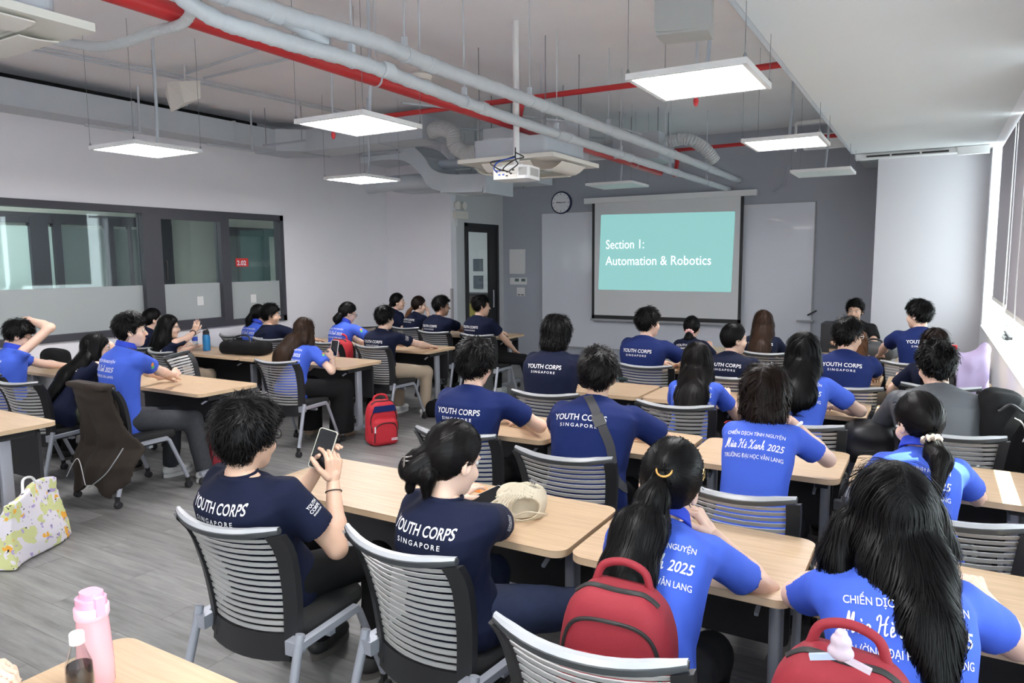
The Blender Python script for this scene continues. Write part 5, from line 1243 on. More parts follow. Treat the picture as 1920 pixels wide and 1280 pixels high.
PP[4] = person('person in navy T-shirt with hair tied back behind the gesturing woman', (-7.732, 5.040, 1.102), -4, -16, -4, lean=.16, sex='f', style='bun', px=170, hair=[([(0, -.09, .02), (0, -.12, .0)], [.035, .034], 1.0)], **desk(-7.5, 5.3), group=GC)
PP[5] = person('woman in navy T-shirt with long black hair gesturing with both hands', (-7.060, 4.780, 1.065), -10, -34, -4, lean=.18, sex='f', style='long', px=172, long=.34, pants=M_beige, glasses='black',
       hl=(-7.325, 5.220, 0.931), hr=(-7.227, 5.200, 0.974), er=(.6, 0, -1), palml=((.5, .3, .8), (.8, 0, -.3)), palmr=((.3, .2, .9), (-.8, .2, 0)), curll=.2, curlr=.25, group=GC)
PP[6] = person('woman in royal blue polo with a long black ponytail by the window end', (-7.433, 6.300, 1.087), 0, -8, -2, lean=.14, sex='f', shirt='blue', style='pony', px=150, tie=(0, -.11, .03), hair=[([(0, -.11, .03), (-.02, -.15, -.05), (-.03, -.15, -.2), (-.03, -.14, -.28)], [.022, .035, .035, .015], 1.0)], **desk(-7.2, 6.6), group=GC)
PP[7] = person('man in navy T-shirt with cropped hair below the window end', (-6.919, 6.040, 1.108), -14, -42, -3, lean=.14, girth=1.1, style='short', px=152, skin='mid', **desk(-6.75, 6.5), group=GC)
PP[8] = person('girl in royal blue polo with long brown hair holding up a white phone', (-5.224, 4.960, 1.082), 4, 14, -6, lean=.18, sex='f', shirt='blue', style='long', hcol='brown', px=200, long=.36, pants=(M_blk, 1.75), shoes='t',
       hl=(-5.25, 5.2, .79), hr=(-5.023, 5.120, 0.794), er=(1, -.1, -.8), palmr=((-.05, .1, 1), (-.9, .2, .1)), thumbr=(0, -.9, 0), curlr=.6, knees=((0, 0), (.14, .02)), group=GC, curtain=[(-.03, .03, .11), (-.06, .15, .158), (-.08, .27, .165)])
PP[9] = person('woman in royal blue polo with glasses and a low black bun', (-5.972, 6.360, 1.141), -8, -28, -18, lean=.16, sex='f', sz=1.04, shirt='blue', style='bun', px=165, glasses='black', tie=(0, -.10, -.01),
       hair=[([(-.02, -.105, -.02), (-.035, -.13, -.055)], [.045, .05], 1.0), ([(-.03, -.12, -.05), (-.04, -.13, -.12)], [.05, .02], 1.0)], hl=(-5.75, 6.65, .79), hr=(-5.5, 6.6, .79), er=(.9, 0, -.5), group=GC)
PP[10] = person('short-haired man in dark navy T-shirt and beige trousers', (-5.199, 6.120, 1.122), -2, -6, -2, lean=.16, girth=1.04, style='short', px=168, pants=(M_beige, 1.1), shoes='w', hl=(-5.1, 6.62, .785), hr=(-4.95, 6.60, .785), er=(1, -.1, -.5), knees=((0, 0), (.14, .02)), group=GC)
PP[11] = person('woman in navy T-shirt with dark hair tied back beside the jog wall', (-6.717, 8.200, 1.159), -30, -52, 2, lean=.12, sex='f', style='bun', px=133, hair=[([(0, -.09, -.01), (0, -.105, -.03)], [.03, .03], 1.0)], **desk(-6.6, 8.3), group=GC)
PP[12] = person('woman in navy T-shirt with an auburn ponytail touching her face', (-6.221, 8.060, 1.133), -12, -34, -6, lean=.14, sex='f', style='pony', hcol='dark_brown', px=136, tie=(0, -.11, -.01), hl=(-6.2, 8.3, .79), hr=(-6.141, 8.160, 1.001), er=(.6, 0, -1), palmr=((-.1, -.1, 1), (-.8, 0, 0)), curlr=.5, group=GC)
PP[13] = person('dark-haired man in navy T-shirt with stubble seated before the door wall', (-5.530, 7.640, 1.160), -12, -44, -2, lean=.16, girth=1.1, style='short', px=140, skin='tan', **desk(-5.55, 8.25), group=GC)
PP[14] = person('young man in dark navy T-shirt and black trousers in front of the door', (-4.871, 7.580, 1.181), -14, -46, -2, lean=.14, girth=1.05, style='short', px=145, skin='mid', shoes='w', hl=(-4.9, 8.2, .785), hr=(-4.55, 7.95, .55), er=(.8, -.2, -.8), knees=((0, 0), (.22, .04)), feet=((0, 0), (.08, .02)), group=GC)
PP[0] = person('seated person whose dark-trousered knee shows beside the tote bag', (-5.50, 1.72, 1.12), -4, 0, -6, lean=.20, style='short', shirt='navy', px=110, **desk(-5.5, 2.05), knees=((0, .05), (.32, .05)), group=GC)
PP[37] = person('person seated out of view whose hand rests beside the pink bottle', (-2.40, .42, 1.15), -20, -20, -6, lean=.20, style='short', shirt='navy', px=120, hl=(-2.25, .72, .80), hr=(-1.90, .72, .80), er=(.8, -.4, -.4), palmr=((.75, .65, .02), (0, 0, -1)), curlr=.6)
# hair ornaments
d = PP[34]; ring_tie(d, d['hd'](-.002, -.118, .056), d['fs'] * -1 + np.array([0, 0, .25]), .023, .0032, mat('mustard_band', (.55, .28, .06), .5))
c = d['hd'](.080, -.028, .062); mb = MB(); rv = Vector(d['hd'](.1, -.02, .04) - d['hd'](0, -.02, .04)).normalized(); up = Vector((0, 0, 1)); fw = rv.cross(up)
pts = [Vector(c) - Vector(d['O']) + rv * .012 + (up * math.cos(a) + fw * math.sin(a)) * (.019 if i % 2 == 0 else .009) for i, a in enumerate(np.linspace(0, 2 * PI, 11))]
mb.tube(pts, .0016, 5).build('star_clip', M_gold, d['root'], 60)
d = PP[32]; ring_tie(d, d['H'] + d['r'] * .060 - d['f'] * .110 - np.array([0, 0, .03]), (.25, -.5, -.8), .026, .013, mat('chequered_scrunchie', (.34, .26, .21), .8, noise=.9, nscale=130), 'scrunchie', .25)
d = PP[19]; ring_tie(d, d['H'] - d['f'] * .11 - np.array([0, 0, .03]), (0, -.8, -.6), .030, .017, mat('pink_satin', (.78, .42, .42), .4), 'scrunchie', .2)
d = PP[6]; ring_tie(d, d['H'] - d['f'] * .11 + np.array([0, 0, .03]), (0, -1, 0), .022, .006, M_black)
# auburn ponytail is lighter than the crown
d = PP[12]; o_ = Vector(d['O']); P_ = [Vector(d['H']) + Vector(v) - o_ for v in ((-.05, -.09, -.02), (-.10, -.12, -.10), (-.12, -.13, -.22), (-.13, -.12, -.33))]
MB().tube(spline(P_, 5), [.02 + .018 * math.sin(i / 15 * PI) for i in range(16)], 10).build('ponytail', M_hair['auburn'], d['root'], 60, label='auburn ponytail')
# claw clip
d = PP[35]; c = d['H'] + d['r'] * -.075 + d['f'] * -.150 + np.array([0, 0, .012]) - d['O']; mb = MB()
for i in range(6):
    z = .032 - i * .013; mb.tube([tuple(c + d['r'] * x + d['f'] * y + np.array([0, 0, z])) for x, y in ((-.014, .012), (-.010, -.006), (.0, -.010), (.010, -.006), (.014, .012))], .0028, 5)
mb.tube([tuple(c + d['f'] * -.008 + np.array([0, 0, .036])), tuple(c + d['f'] * -.012), tuple(c + d['f'] * -.006 + np.array([0, 0, -.04]))], .0035, 6)
mb.build('claw_clip', mat('tortoise_clip', (.16, .14, .13), .2, noise=.6, nscale=90), d['root'], 60)
# crossbody strap
d = PP[17]
def strap(D, pts, wd, m, name, parent, lab=None):
    P = spline(pts, 6); mb = MB(); V = [Vector(v.co) for v in D['shirt'].data.vertices]; bvh = BVHTree.FromPolygons(V, [tuple(p.vertices) for p in D['shirt'].data.polygons])
    fsv = Vector(D['fs']); O = Vector(D['O']); ctr = Vector(D['Pv'] * .5 + D['N'] * .5) - O; Q = []
    for p in P:
        q = p - O; h_ = bvh.find_nearest(q)
        Q.append((h_[0] + h_[1] * .004, h_[1]))
    vs = []
    for i, (q, n_) in enumerate(Q):
        dd = (Q[min(i + 1, len(Q) - 1)][0] - Q[max(i - 1, 0)][0]).normalized(); sd = n_.cross(dd).normalized() * wd / 2
        vs += [q + sd, q - sd, q + sd + n_ * .003, q - sd + n_ * .003]
    fs_ = []
    for i in range(len(Q) - 1):
        a = i * 4; fs_ += [(a + 2, a + 3, a + 7, a + 6), (a, a + 4, a + 5, a + 1), (a, a + 2, a + 6, a + 4), (a + 1, a + 5, a + 7, a + 3)]
    o = mb.add(vs, fs_).build(name, m, parent, 60); return Q
N_, s_, r_, f_ = d['N'], d['s'], d['r'], d['f']
Q = strap(d, [tuple(N_ + r_ * x - s_ * z - d['fs'] * y) for x, z, y in ((-.035, .0, -.06), (-.03, .0, .05), (.03, .07, .14), (.09, .16, .17), (.15, .27, .16), (.175, .38, .12), (.16, .43, .03))], .045, mat('grey_webbing', (.045, .045, .05), .8), 'crossbody_strap', d['root'])
q, n_ = Q[16]; MB().bar(q + n_ * .006 - Vector(s_) * .028 + Vector(r_) * .012, q + n_ * .006 + Vector(s_) * .022 - Vector(r_) * .014, .058, .012, n_).build('buckle', M_black, d['root'])
# watch band and hair band on wrists
for k_, a, m, rr in ((36, 1, M_black, .0022), (23, 1, M_shoeW, .0075), (5, 1, M_black, .006)):
    d = PP[k_]; E_, W_ = d['hands'][a]; ax = W_ - E_; ring_tie(d, W_ - ax * .14, ax, .030, rr, m, 'wristband')
# sleeve emblems
def emblem(D, a, m1, m2, kind):
    E_, W_ = D['hands'][a]; Sx = D['Sh'][a]; ax = _n(E_ - Sx); out = _n(D['r'] * a - ax * (D['r'] * a @ ax)); sd = np.cross(ax, out)
    c = Sx + ax * .095; V = [Vector(v.co) for v in D['shirt'].data.vertices]; bvh = BVHTree.FromPolygons(V, [tuple(p.vertices) for p in D['shirt'].data.polygons])
    def pr(u, v):
        o = Vector(c + sd * u + ax * v + out * .15 - D['O']); h_ = bvh.ray_cast(o, Vector(-out), .2)
        return (h_[0] + Vector(out) * .003) if h_[0] else None
    if kind == 1:
        for txt, w_, h_, v0 in (('YOUTH', .052, .013, .012), ('CORPS', .052, .013, -.006), ('SINGAPORE', .046, .006, -.018)):
            TV, TF = tline(txt, w_, h_, 0, bold=.012); P_ = [pr(-v[0] - .01, -(v0 + v[1])) for v in TV]
            if all(p is not None for p in P_): MB().add(P_, TF).build('sleeve_print', M_print, D['shirt'])
        return
    for (cu, cv, R, m, n) in ((-.008, -.008, .017, m1, 12), (.008, .010, .016, m2, 12)):
        vs = [pr(cu + R * math.cos(q) * (1 if kind == 0 else 1.4), cv + R * math.sin(q) * .8) for q in np.linspace(0, 2 * PI, n, endpoint=False)]
        if all(v is not None for v in vs): MB().add(vs, [tuple(range(n))]).build('sleeve_emblem', m, D['shirt'])
mo, mg = mat('emblem_orange', (.75, .25, .05), .6), mat('emblem_green', (.10, .50, .12), .6)
for k_, a in ((1, 1), (3, 1), (9, 1), (8, 1)): emblem(PP[k_], a, mo, mg, 0)
for k_ in (36, 35, 10): emblem(PP[k_], 1, M_print, M_print, 1)
# ------------------------------------------------------------------ phones, bags, bottles and the other small things
M_bpred = mat('backpack_red', (.25, .012, .023), .75, bump=.15, bscale=500); M_bpred2 = mat('backpack_bright_red', (.52, .02, .035), .7, bump=.15, bscale=500)
M_zip = mat('zip_black', (.015, .014, .014), .6); M_phone = mat('phone_glass', (.008, .008, .01), .06)
def basis(fx, up):
    z = _n(up); x = _n(np.asarray(fx, float) - z * (np.asarray(fx, float) @ z)); y = np.cross(z, x); return x, y, z
def phone(c, screen_n, up, label, case, w_=.074, h_=.155, screen=True):
    t = thing('smartphone', label, 'phone', tuple(c)); n_ = _n(screen_n); u = _n(np.asarray(up) - n_ * (np.asarray(up) @ n_)); r = np.cross(u, n_)
    M = Matrix(((r[0], n_[0], u[0], c[0]), (r[1], n_[1], u[1], c[1]), (r[2], n_[2], u[2], c[2]), (0, 0, 0, 1))); t.matrix_world = M
    MB().prism(rrect(-w_ / 2, -h_ / 2, w_ / 2, h_ / 2, .010), -.0045, .0035, 1).build('phone_body', case, t, 40)
    MB().prism(rrect(-w_ / 2 + .003, -h_ / 2 + .003, w_ / 2 - .003, h_ / 2 - .003, .008), .0035, .0042, 1).build('display', M_phone, t)
    return t
d = PP[36]; cP = (d['hands'][1][1] + d['hands'][-1][1]) / 2
phone((-1.979, 1.950, 1.041), (.42, -.85, .25), (.22, .15, .95), 'black-screened phone in a pale case held up by the young man', mat('pale_case', (.55, .52, .45), .4))
phone((-1.505, 2.360, 0.804), (.1, -.45, .9), (.55, .75, .2), 'dark phone in the hand of the woman with the claw clip', M_rail)
phone((-5.015, 5.140, 0.918), (.35, -.9, .15), (.05, .15, .98), 'white phone held up by the long brown-haired girl', M_white)
def sdf_obj(name, fn, lo, hi, h, m, parent, O, **props):
    V, F, *_ = sdf_mesh(fn, lo, hi, h); o = obj(name, np_mesh(name, V, F, m, O=np.asarray(O, float)), parent)
    for k_, v_ in props.items(): o[k_] = v_
    return o
def rbox(Q, b, r): q = np.abs(Q) - (np.asarray(b) - r); return np.linalg.norm(np.maximum(q, 0), axis=1) + np.minimum(q.max(1), 0) - r
def backpack(loc, yaw, tilt, label, m, h_=.44, w_=.30, d_=.17, kind='plain', z0=0.0):
    """front of the bag faces local -y"""
    t = thing('backpack', label, 'backpack', loc); t.rotation_euler = (math.radians(tilt), 0, math.radians(yaw))
    def f1(P):
        z = P[:, 2]; w2 = w_ / 2 * (1 - .35 * np.clip((z - h_ * .62) / (h_ * .38), 0, 1) ** 2); Q = P - [0, 0, h_ / 2]; Q = Q.copy(); Q[:, 0] *= (w_ / 2) / w2
        d_ = rbox(Q, (w_ / 2, .085, h_ / 2), .06); return d_ + noise3(P + 3, 16, 4) * .004
    sdf_obj('main_compartment', f1, [-w_ / 2 - .03, -.12, -.02], [w_ / 2 + .03, .12, h_ + .03], .011, m, t, (0, 0, 0))
    def f2(P):
        Q = P - [0, -.085, h_ * .33]; w2 = 1 + .2 * np.clip((P[:, 2] - h_ * .45) / (h_ * .2), 0, 1) ** 2; Q = Q.copy(); Q[:, 0] *= w2
        return rbox(Q, (w_ * .44, .050, h_ * .31), .045) + noise3(P + 9, 18, 4) * .003
    sdf_obj('front_pocket', f2, [-w_ / 2, -.16, -.01], [w_ / 2, -.02, h_ * .7], .010, m, t, (0, 0, 0))
    bvs = []
    for ch in t.children: bvs.append(BVHTree.FromPolygons([Vector(v.co) for v in ch.data.vertices], [tuple(p.vertices) for p in ch.data.polygons]))
    def onto(pts, top=False):
        out = []
        for p in spline(pts, 6):
            best = None
            for bv in bvs:
                h_ = bv.ray_cast(Vector((p.x, p.y, 1.0)) if top else Vector((p.x, -.5, p.z)), Vector((0, 0, -1)) if top else Vector((0, 1, 0)), 1.5)
                if h_[0] is not None and (best is None or (h_[0].z > best.z if top else h_[0].y < best.y)): best = h_[0]
            if best is not None: out.append(best)
        return out
    arch = lambda wx, z1, z2, y: [(-wx, y, z1), (-wx * .98, y, z1 + (z2 - z1) * .6), (-wx * .7, y, z2 - .015), (0, y, z2), (wx * .7, y, z2 - .015), (wx * .98, y, z1 + (z2 - z1) * .6), (wx, y, z1)]
    MB().tube(onto(arch(w_ * .37, h_ * .12, h_ * .545, -.128)), .0055, 6).build('zip', M_zip, t, 60)
    MB().tube(onto(arch(w_ * .43, h_ * .34, h_ * .84, -.080)), .006, 6).build('zip', M_zip, t, 60)
    MB().tube(onto([(-w_ * .36, -.03, h_ * .86), (-w_ * .2, -.04, h_), (0, -.045, h_), (w_ * .2, -.04, h_), (w_ * .36, -.03, h_ * .86)], True), .0085, 6).build('zip', M_zip, t, 60)
    MB().tube(spline([(-.075, .02, h_ - .012), (-.055, .02, h_ + .035), (0, .02, h_ + .052), (.055, .02, h_ + .035), (.075, .02, h_ - .012)], 6), .011, 8).build('carry_handle', m, t, 60)
    for x in (.045, .062): MB().bar((x, -.03, h_ * .99), (x + .004, -.045, h_ * .93), .008, .004).build('zip_pull', M_zip, t)
    for a in (-1, 1): MB().tube(spline([(a * .06, .085, h_ * .93), (a * .09, .125, h_ * .7), (a * .10, .12, h_ * .35), (a * .12, .09, h_ * .06)], 5), .014, 6).build('shoulder_strap', M_zip, t, 60)
    return t
# on chairs
backpack((-.66, 1.64, .475), 4, -6, 'red backpack wedged behind the ponytailed woman in blue', M_bpred)
b = backpack((-.12, 1.52, .50), -4, -6, 'red backpack topped by a pale figure-shaped ornament', M_bpred)
t = thing('bag_charm', 'pale pearly figure-shaped charm with a bow on the red backpack handle', 'charm', (-.12, 1.47, .985))
mb_ = mat('pearl_plastic', (.50, .40, .47), .2, coat=.5); mb2_ = mat('pearl_blue', (.36, .42, .58), .25, coat=.5)
def fch(P): return smin(smin(ell(P, (0, 0, .022), (.020, .014, .018)), ell(P, (0, 0, 0), (.025, .015, .018)), .006), ell(P, (0, 0, .040), (.012, .010, .008)), .004)
sdf_obj('figure', fch, [-.04, -.03, -.03], [.04, .03, .06], .0035, mb_, t, (0, 0, 0))
for a in (-1, 1): MB().bar((0, -.004, -.006), (a * .055, -.006, -.022), .008, .012).build('bow_ribbon', mb_ if a > 0 else mb2_, t)
b = backpack((-5.87, 6.10, .47), 0, -4, 'red backpack standing on the chair behind the girl in blue', M_bpred2, h_=.40)
# on the floor
b = backpack((-4.55, 5.25, .0), 62, 3, 'bright red backpack with navy trim on the floor by the table end', M_bpred2, h_=.43)
MB().prism([(-.12, .335), (.12, .335), (.10, .395), (-.10, .395)], -.093, -.089, 1).build('navy_band', M_navyb, b)
MB().box((.05, -.139, .06), (.115, -.1385, .068)).box((.05, -.139, .074), (.115, -.1385, .082)).build('lettering', M_print, b)
MB().box((-.12, -.139, .15), (-.105, -.1385, .21)).build('emblem', M_print, b)
b = backpack((-5.02, 3.86, .0), 52, -2, 'dark red backpack with a white crest under the table of clasped hands', M_bpred, h_=.42, w_=.32)
MB().prism([(-.14, .31), (.14, .31), (.12, .37), (-.12, .37)], -.093, -.089, 1).build('navy_band', M_navyb, b)
V, F = tline('VANLANG', .075, .010, 0, bold=.006); MB().add([(v[0] + .02, -.1395, v[1] + .20) for v in V], F).build('lettering', M_print, b)
MB().prism([(-.012 + .02, .19), (.012 + .02, .19), (.012 + .02, .165), (.02, .150), (-.012 + .02, .165)], -.1400, -.1392, 1).build('crest', M_print, b)
def soft_bag(name, loc, size, yaw, m, label, cat='bag', seed=1, extra=None, h=.014, amp=.012):
    t = thing(name, label, cat, loc, math.radians(yaw)); a, b_, c = size
    def fn(P):
        Q = P - [0, 0, c]; q = rbox(Q, (a, b_, c), min(a, b_, c) * .8); return np.maximum(q + noise3(P + seed, 14, 5) * amp, .002 - P[:, 2])
    sdf_obj('bag_body' if cat == 'bag' else 'body', fn, [-a - .04, -b_ - .04, 0], [a + .04, b_ + .04, 2 * c + .04], h, m, t, (0, 0, 0))
    return t
t = soft_bag('duffel_bag', (-6.537, 5.340, 0.742), (.30, .12, .075), 8, M_blk, 'black cloth bag lying on the table beside the blue bottle', seed=2)
MB().tube(spline([(-.16, -.08, .13), (-.1, -.03, .20), (.05, -.02, .21), (.14, -.08, .13)], 6), .009, 6).build('bag_strap', M_black, t, 60)
t = soft_bag('sling_bag', (-4.72, 6.55, 0), (.20, .14, .09), 20, M_blk, 'black bag slumped on the floor beside the white sneakers', seed=5)
MB().bar((-.05, -.13, .10), (.06, -.12, .13), .03, .006).build('label_patch', M_white, t)
t = soft_bag('sling_bag', (-2.02, 3.62, .48), (.12, .10, .07), 20, M_blk, 'small black bag on the lap side of the curly-haired man', seed=6)
t = soft_bag('sling_bag', (-7.45, 3.80, .745), (.16, .10, .09), 0, M_blk, 'black bag on the table behind the man holding his head', seed=8)
t = soft_bag('backpack', (-.48, 8.02, .745), (.22, .13, .085), -15, mat('dark_grey_nylon', (.075, .08, .085), .6), 'dark grey backpack lying on the front table before the presenter', 'backpack', seed=9)
MB().tube(spline([(-.1, -.1, .14), (-.02, -.05, .2), (.08, -.05, .19), (.13, -.1, .12)], 5), .010, 6).build('carry_handle', M_black, t, 60)
t = soft_bag('backpack', (.36, 4.62, .50), (.11, .13, .27), 8, M_blk, 'black leather backpack standing at the wall beside the charcoal jacket', 'backpack', seed=11, amp=.016)
MB().tube(spline([(-.05, -.14, .45), (.0, -.15, .49), (.06, -.14, .45)], 5), .008, 6).build('buckle_strap', M_black, t, 60)
MB().tube(spline([(.02, -.15, .42), (.05, -.17, .40), (.07, -.16, .34), (.06, -.16, .30)], 5), .004, 6).build('metal_clip', M_silver, t, 60)
t = soft_bag('jacket', (-.28, 4.80, .50), (.17, .12, .13), 0, mat('black_padded_nylon', (.012, .012, .015), .45), 'black padded jacket heaped on the lap edge beside the charcoal jacket', 'jacket', seed=12, amp=.02)
t = soft_bag('bag', (-.40, 3.62, .10), (.15, .1, .05), 0, M_greyj, 'grey case on the floor under the tables behind the empty aisle', seed=13)
# purple hoodie draped on a chair by the wall
t = thing('hoodie', 'lilac hoodie draped over a chair back near the window sill', 'hoodie', (.26, 6.05, 0))
def fhd(P):
    q = rbox(P - [0, 0, .82], (.125, .055, .25), .05); q = smin(q, cone(P, [.02, .0, 1.0], [.09, -.02, 1.10], .06, .045), .04)
    return q + noise3(P * [1, 1, .25] + 4, 30, 4) * .016 + np.sin(P[:, 0] * 62 + P[:, 2] * 5) * .006
sdf_obj('fabric', fhd, [-.22, -.13, .5], [.24, .13, 1.2], .012, mat('lilac_fleece', (.42, .34, .52), .9), t, (0, 0, 0))
V, F = tline('VANS', .13, .035, 0, bold=.01)
# far table items by the window
for i, (x, y, c_, l) in enumerate(((.10, 8.10, (.05, .25, .55), 'tiny blue bottle on the front table by the window'), (.20, 8.2, (.5, .02, .03), 'tiny red cup on the front table by the window'))):
    t = thing('bottle' if i == 0 else 'cup', l, 'bottle' if i == 0 else 'cup', (x, y, .742)); MB().lathe([(.03, 0), (.032, .1), (.02, .14), (.018, .16)] if i == 0 else [(.03, 0), (.038, .16), (.036, .16)], n=14).build('bottle_body' if i == 0 else 'cup_body', mat('tiny%d' % i, c_, .3), t, 40)
tag(MB().prism([(.05, 8.0), (.3, 8.03), (.28, 8.25), (.06, 8.22)], .742, .775).build('notebook_pile', M_cream), 'pale papers spread on the front table by the window', 'papers')
# lectern
t = thing('lectern', 'black lectern box with a wooden bracket in front of the presenter', 'lectern', (-1.0, 8.95, 0))
MB().box((-.07, -.2, 0), (.20, .2, 1.02)).build('cabinet', M_blackm, t); MB().box((.08, -.24, .80), (.22, -.205, .90)).build('wooden_bracket', M_edge, t)
tag(MB().lathe([(.10, 0), (.11, .02), (.10, .03)], (-.30, 9.0, .742), 18).build('black_dish', M_black, None, 40), 'round black plate at the presenter elbow', 'plate')
t = thing('presenter_table', 'low pale table in front of the presenter', 'table', (-.55, 8.88, 0))
MB().prism(rrect(-.42, -.22, .42, .22, .04), .715, .742).build('table_top', M_wood, t)
for a in (-1, 1): MB().box((a * .36 - .02, -.03, 0), (a * .36 + .02, .03, .715)).build('leg', M_steel, t)
chair(-.76, 9.20, 184, 'slatted chair under the presenter by the screen wall', None)['group'] = CR
# brown jacket over the chair of the young man in blue
t = thing('jacket', 'dark brown jacket hanging over the chair back, reaching almost to the floor', 'jacket', (-5.24, 3.18, 0))
def fj(P):
    x, y, z = P.T; yb = np.interp(z, [.1, .3, .42, .62, .87], [-.350, -.325, -.262, -.268, -.325]); yb = yb + .05 * (x / .23) ** 2
    w_ = np.interp(z, [.10, .2, .4, .6, .88], [.24, .37, .36, .275, .240]); hem = .11 + .05 * np.sin(x * 13 + 1)
    fold = np.sin(x * 34 + np.sin(z * 9) * 1.5) * .014 * np.clip((.85 - z) / .4, 0, 1) + noise3(P + 21, 16, 4) * .010
    d1 = np.abs(y - yb + .012 + fold) - .013; d1 = np.maximum(d1, np.abs(x + .02 * np.sin(z * 11)) - w_); d1 = np.maximum(d1, hem - z); d1 = np.maximum(d1, z - .893 - .01 * np.cos(x * 9))
    d2 = np.maximum(np.maximum(np.abs(y + .195 + fold * .5 + .1 * (z - .45)) - .012, np.abs(x) - .22), np.maximum(.62 - z, z - .87))
    d3 = np.maximum(rbox(P - [0, -.285, .875], (.235, .055, .022), .018), -1)
    return smin(smin(d1, d2, .01), d3, .012)
sdf_obj('cloth', fj, [-.43, -.44, .05], [.43, -.10, .93], .0105, mat('dark_brown_cloth', (.026, .018, .013), .9, noise=.15, nscale=30), t, (0, 0, 0))
MB().tube(spline([(-.26, -.36, .18), (-.14, -.37, .30), (-.04, -.38, .34), (.02, -.38, .16)], 6), .003, 5).build('drawstring', M_white, t, 60)
MB().tube(spline([(.04, -.37, .14), (.20, -.34, .25), (.28, -.30, .36), (.30, -.25, .44)], 6), .004, 5).build('zip_edge', M_rail, t, 60)
# tote bag
def tote_mat():
    m = bpy.data.materials.new('patterned_tote'); m.use_nodes = True; n = m.node_tree; b = n.nodes['Principled BSDF']; tc = n.nodes.new('ShaderNodeTexCoord')
    prev = None; cols_ = [((.74, .70, .76), None, None), ((.62, .64, .30), 11, .545), ((.85, .42, .05), 12, .62), ((.42, .34, .62), 20, .64), ((.02, .02, .02), 34, .68)]
    for i, (c, sc, th) in enumerate(cols_):
        if i == 0: prev = n.nodes.new('ShaderNodeRGB'); prev.outputs[0].default_value = (*c, 1); prev = prev.outputs[0]; continue
        mp = n.nodes.new('ShaderNodeMapping'); mp.inputs['Location'].default_value = (i * 3.3, i, i); n.links.new(tc.outputs['Object'], mp.inputs[0])
        t_ = n.nodes.new('ShaderNodeTexNoise'); t_.inputs['Scale'].default_value = sc; t_.inputs['Detail'].default_value = 2; n.links.new(mp.outputs[0], t_.inputs[0])
        r = n.nodes.new('ShaderNodeMath'); r.operation = 'GREATER_THAN'; r.inputs[1].default_value = th; n.links.new(t_.outputs[0], r.inputs[0])
        x = n.nodes.new('ShaderNodeMix'); x.data_type = 'RGBA'; n.links.new(r.outputs[0], x.inputs[0]); n.links.new(prev, x.inputs[6]); x.inputs[7].default_value = (*c, 1); prev = x.outputs[2]
    n.links.new(prev, b.inputs['Base Color']); b.inputs['Roughness'].default_value = .7; return m
t = thing('tote_bag', 'white tote bag with yellow, green and purple blotches standing on the floor', 'bag', (-4.66, 2.18, 0), math.radians(122))
def ft(P):
    x, y, z = P.T; w_ = np.interp(z, [0, .42], [.29, .22]); th_ = np.interp(z, [0, .1, .42], [.06, .065, .015])
    top = .40 + .03 * np.sin(x * 9 + 1)
    d = np.maximum(np.abs(x) - w_, np.abs(y + .02 * np.sin(x * 12 + z * 8)) - th_); return smax(np.maximum(d, z - top), -z + .003, .01) + noise3(P + 31, 13, 4) * .006
sdf_obj('bag_body', ft, [-.34, -.12, 0], [.34, .12, .5], .0105, tote_mat(), t, (0, 0, 0))
MB().tube(spline([(-.08, .0, .40), (-.05, .01, .47), (.03, .01, .46), (.06, 0, .40)], 5), .008, 6).build('bag_handle', M_white, t, 60)
# bottles
M_pinkb = mat('pink_translucent', (.93, .50, .56), .12, alpha=.78); M_pinkl = mat('pink_lid', (.88, .42, .58), .25, coat=.4)
x_, y_, _z = (-1.656, 0.879, 0.742)
t = thing('water_bottle', 'tall translucent pink water bottle with a flip lid and leaf prints', 'bottle', (-1.692, 0.900, 0.801)); t.location.z = .742
k_ = .245 / .245
MB().lathe([(.0, 0), (.036, 0), (.040, .008), (.0405, .06), (.037, .13), (.034, .175), (.030, .178), (0, .178)], n=26).build('bottle_body', M_pinkb, t, 40)
MB().lathe([(.0, .174), (.036, .174), (.038, .180), (.038, .200), (.036, .203), (0, .203)], n=26).build('collar', mat('pale_pink', (.88, .55, .66), .35), t, 40)
MB().prism(rrect(-.033, -.030, .033, .030, .024, 6), .203, .222).prism(rrect(-.026, -.020, .030, .022, .018, 6), .222, .236).build('flip_lid', M_pinkl, t, 40)
MB().box((.030, -.010, .185), (.041, .010, .228)).build('lid_clasp', M_pinkl, t)
for i, (a, z_, c_) in enumerate(((2.0, .12, (.75, .65, .1)), (1.0, .125, (.8, .4, .1)), (1.4, .095, (.1, .35, .2)), (1.7, .07, (.4, .12, .5)), (1.1, .06, (.4, .12, .5)))):
    a = a + 2.6; r_ = .0408 - max(0, z_ - .06) * .05; vs = [(r_ * math.cos(a + u * .25), r_ * math.sin(a + u * .25), z_ + v * .007) for u, v in ((-1, 0), (-.5, .8), (.5, 1), (1, .2), (.5, -.6), (-.5, -.8))]
    MB().add(vs, [tuple(range(6))]).build('leaf_print', mat('leafprint%d' % i, c_, .6), t)
t = thing('soda_bottle', 'small clear plastic bottle of dark drink with a white cap', 'bottle', (-1.610, 0.820, 0.871)); t.location.z = .742
M_pet = mat('clear_plastic', (.92, .93, .93), .08); thin_glass(M_pet, (.88, .90, .90), 2.2)
MB().lathe([(0, 0), (.026, 0), (.029, .01), (.029, .09), (.027, .12), (.013, .165), (.013, .172)], n=22).build('bottle_body', M_pet, t, 40)
MB().lathe([(0, .003), (.026, .006), (.027, .09), (.025, .118), (0, .1181)], n=22).build('drink', mat('dark_drink', (.02, .008, .006), .1), t, 40)
MB().lathe([(0, .168), (.0155, .168), (.0155, .190), (.014, .193), (0, .193)], n=22).build('cap', M_white, t, 40)
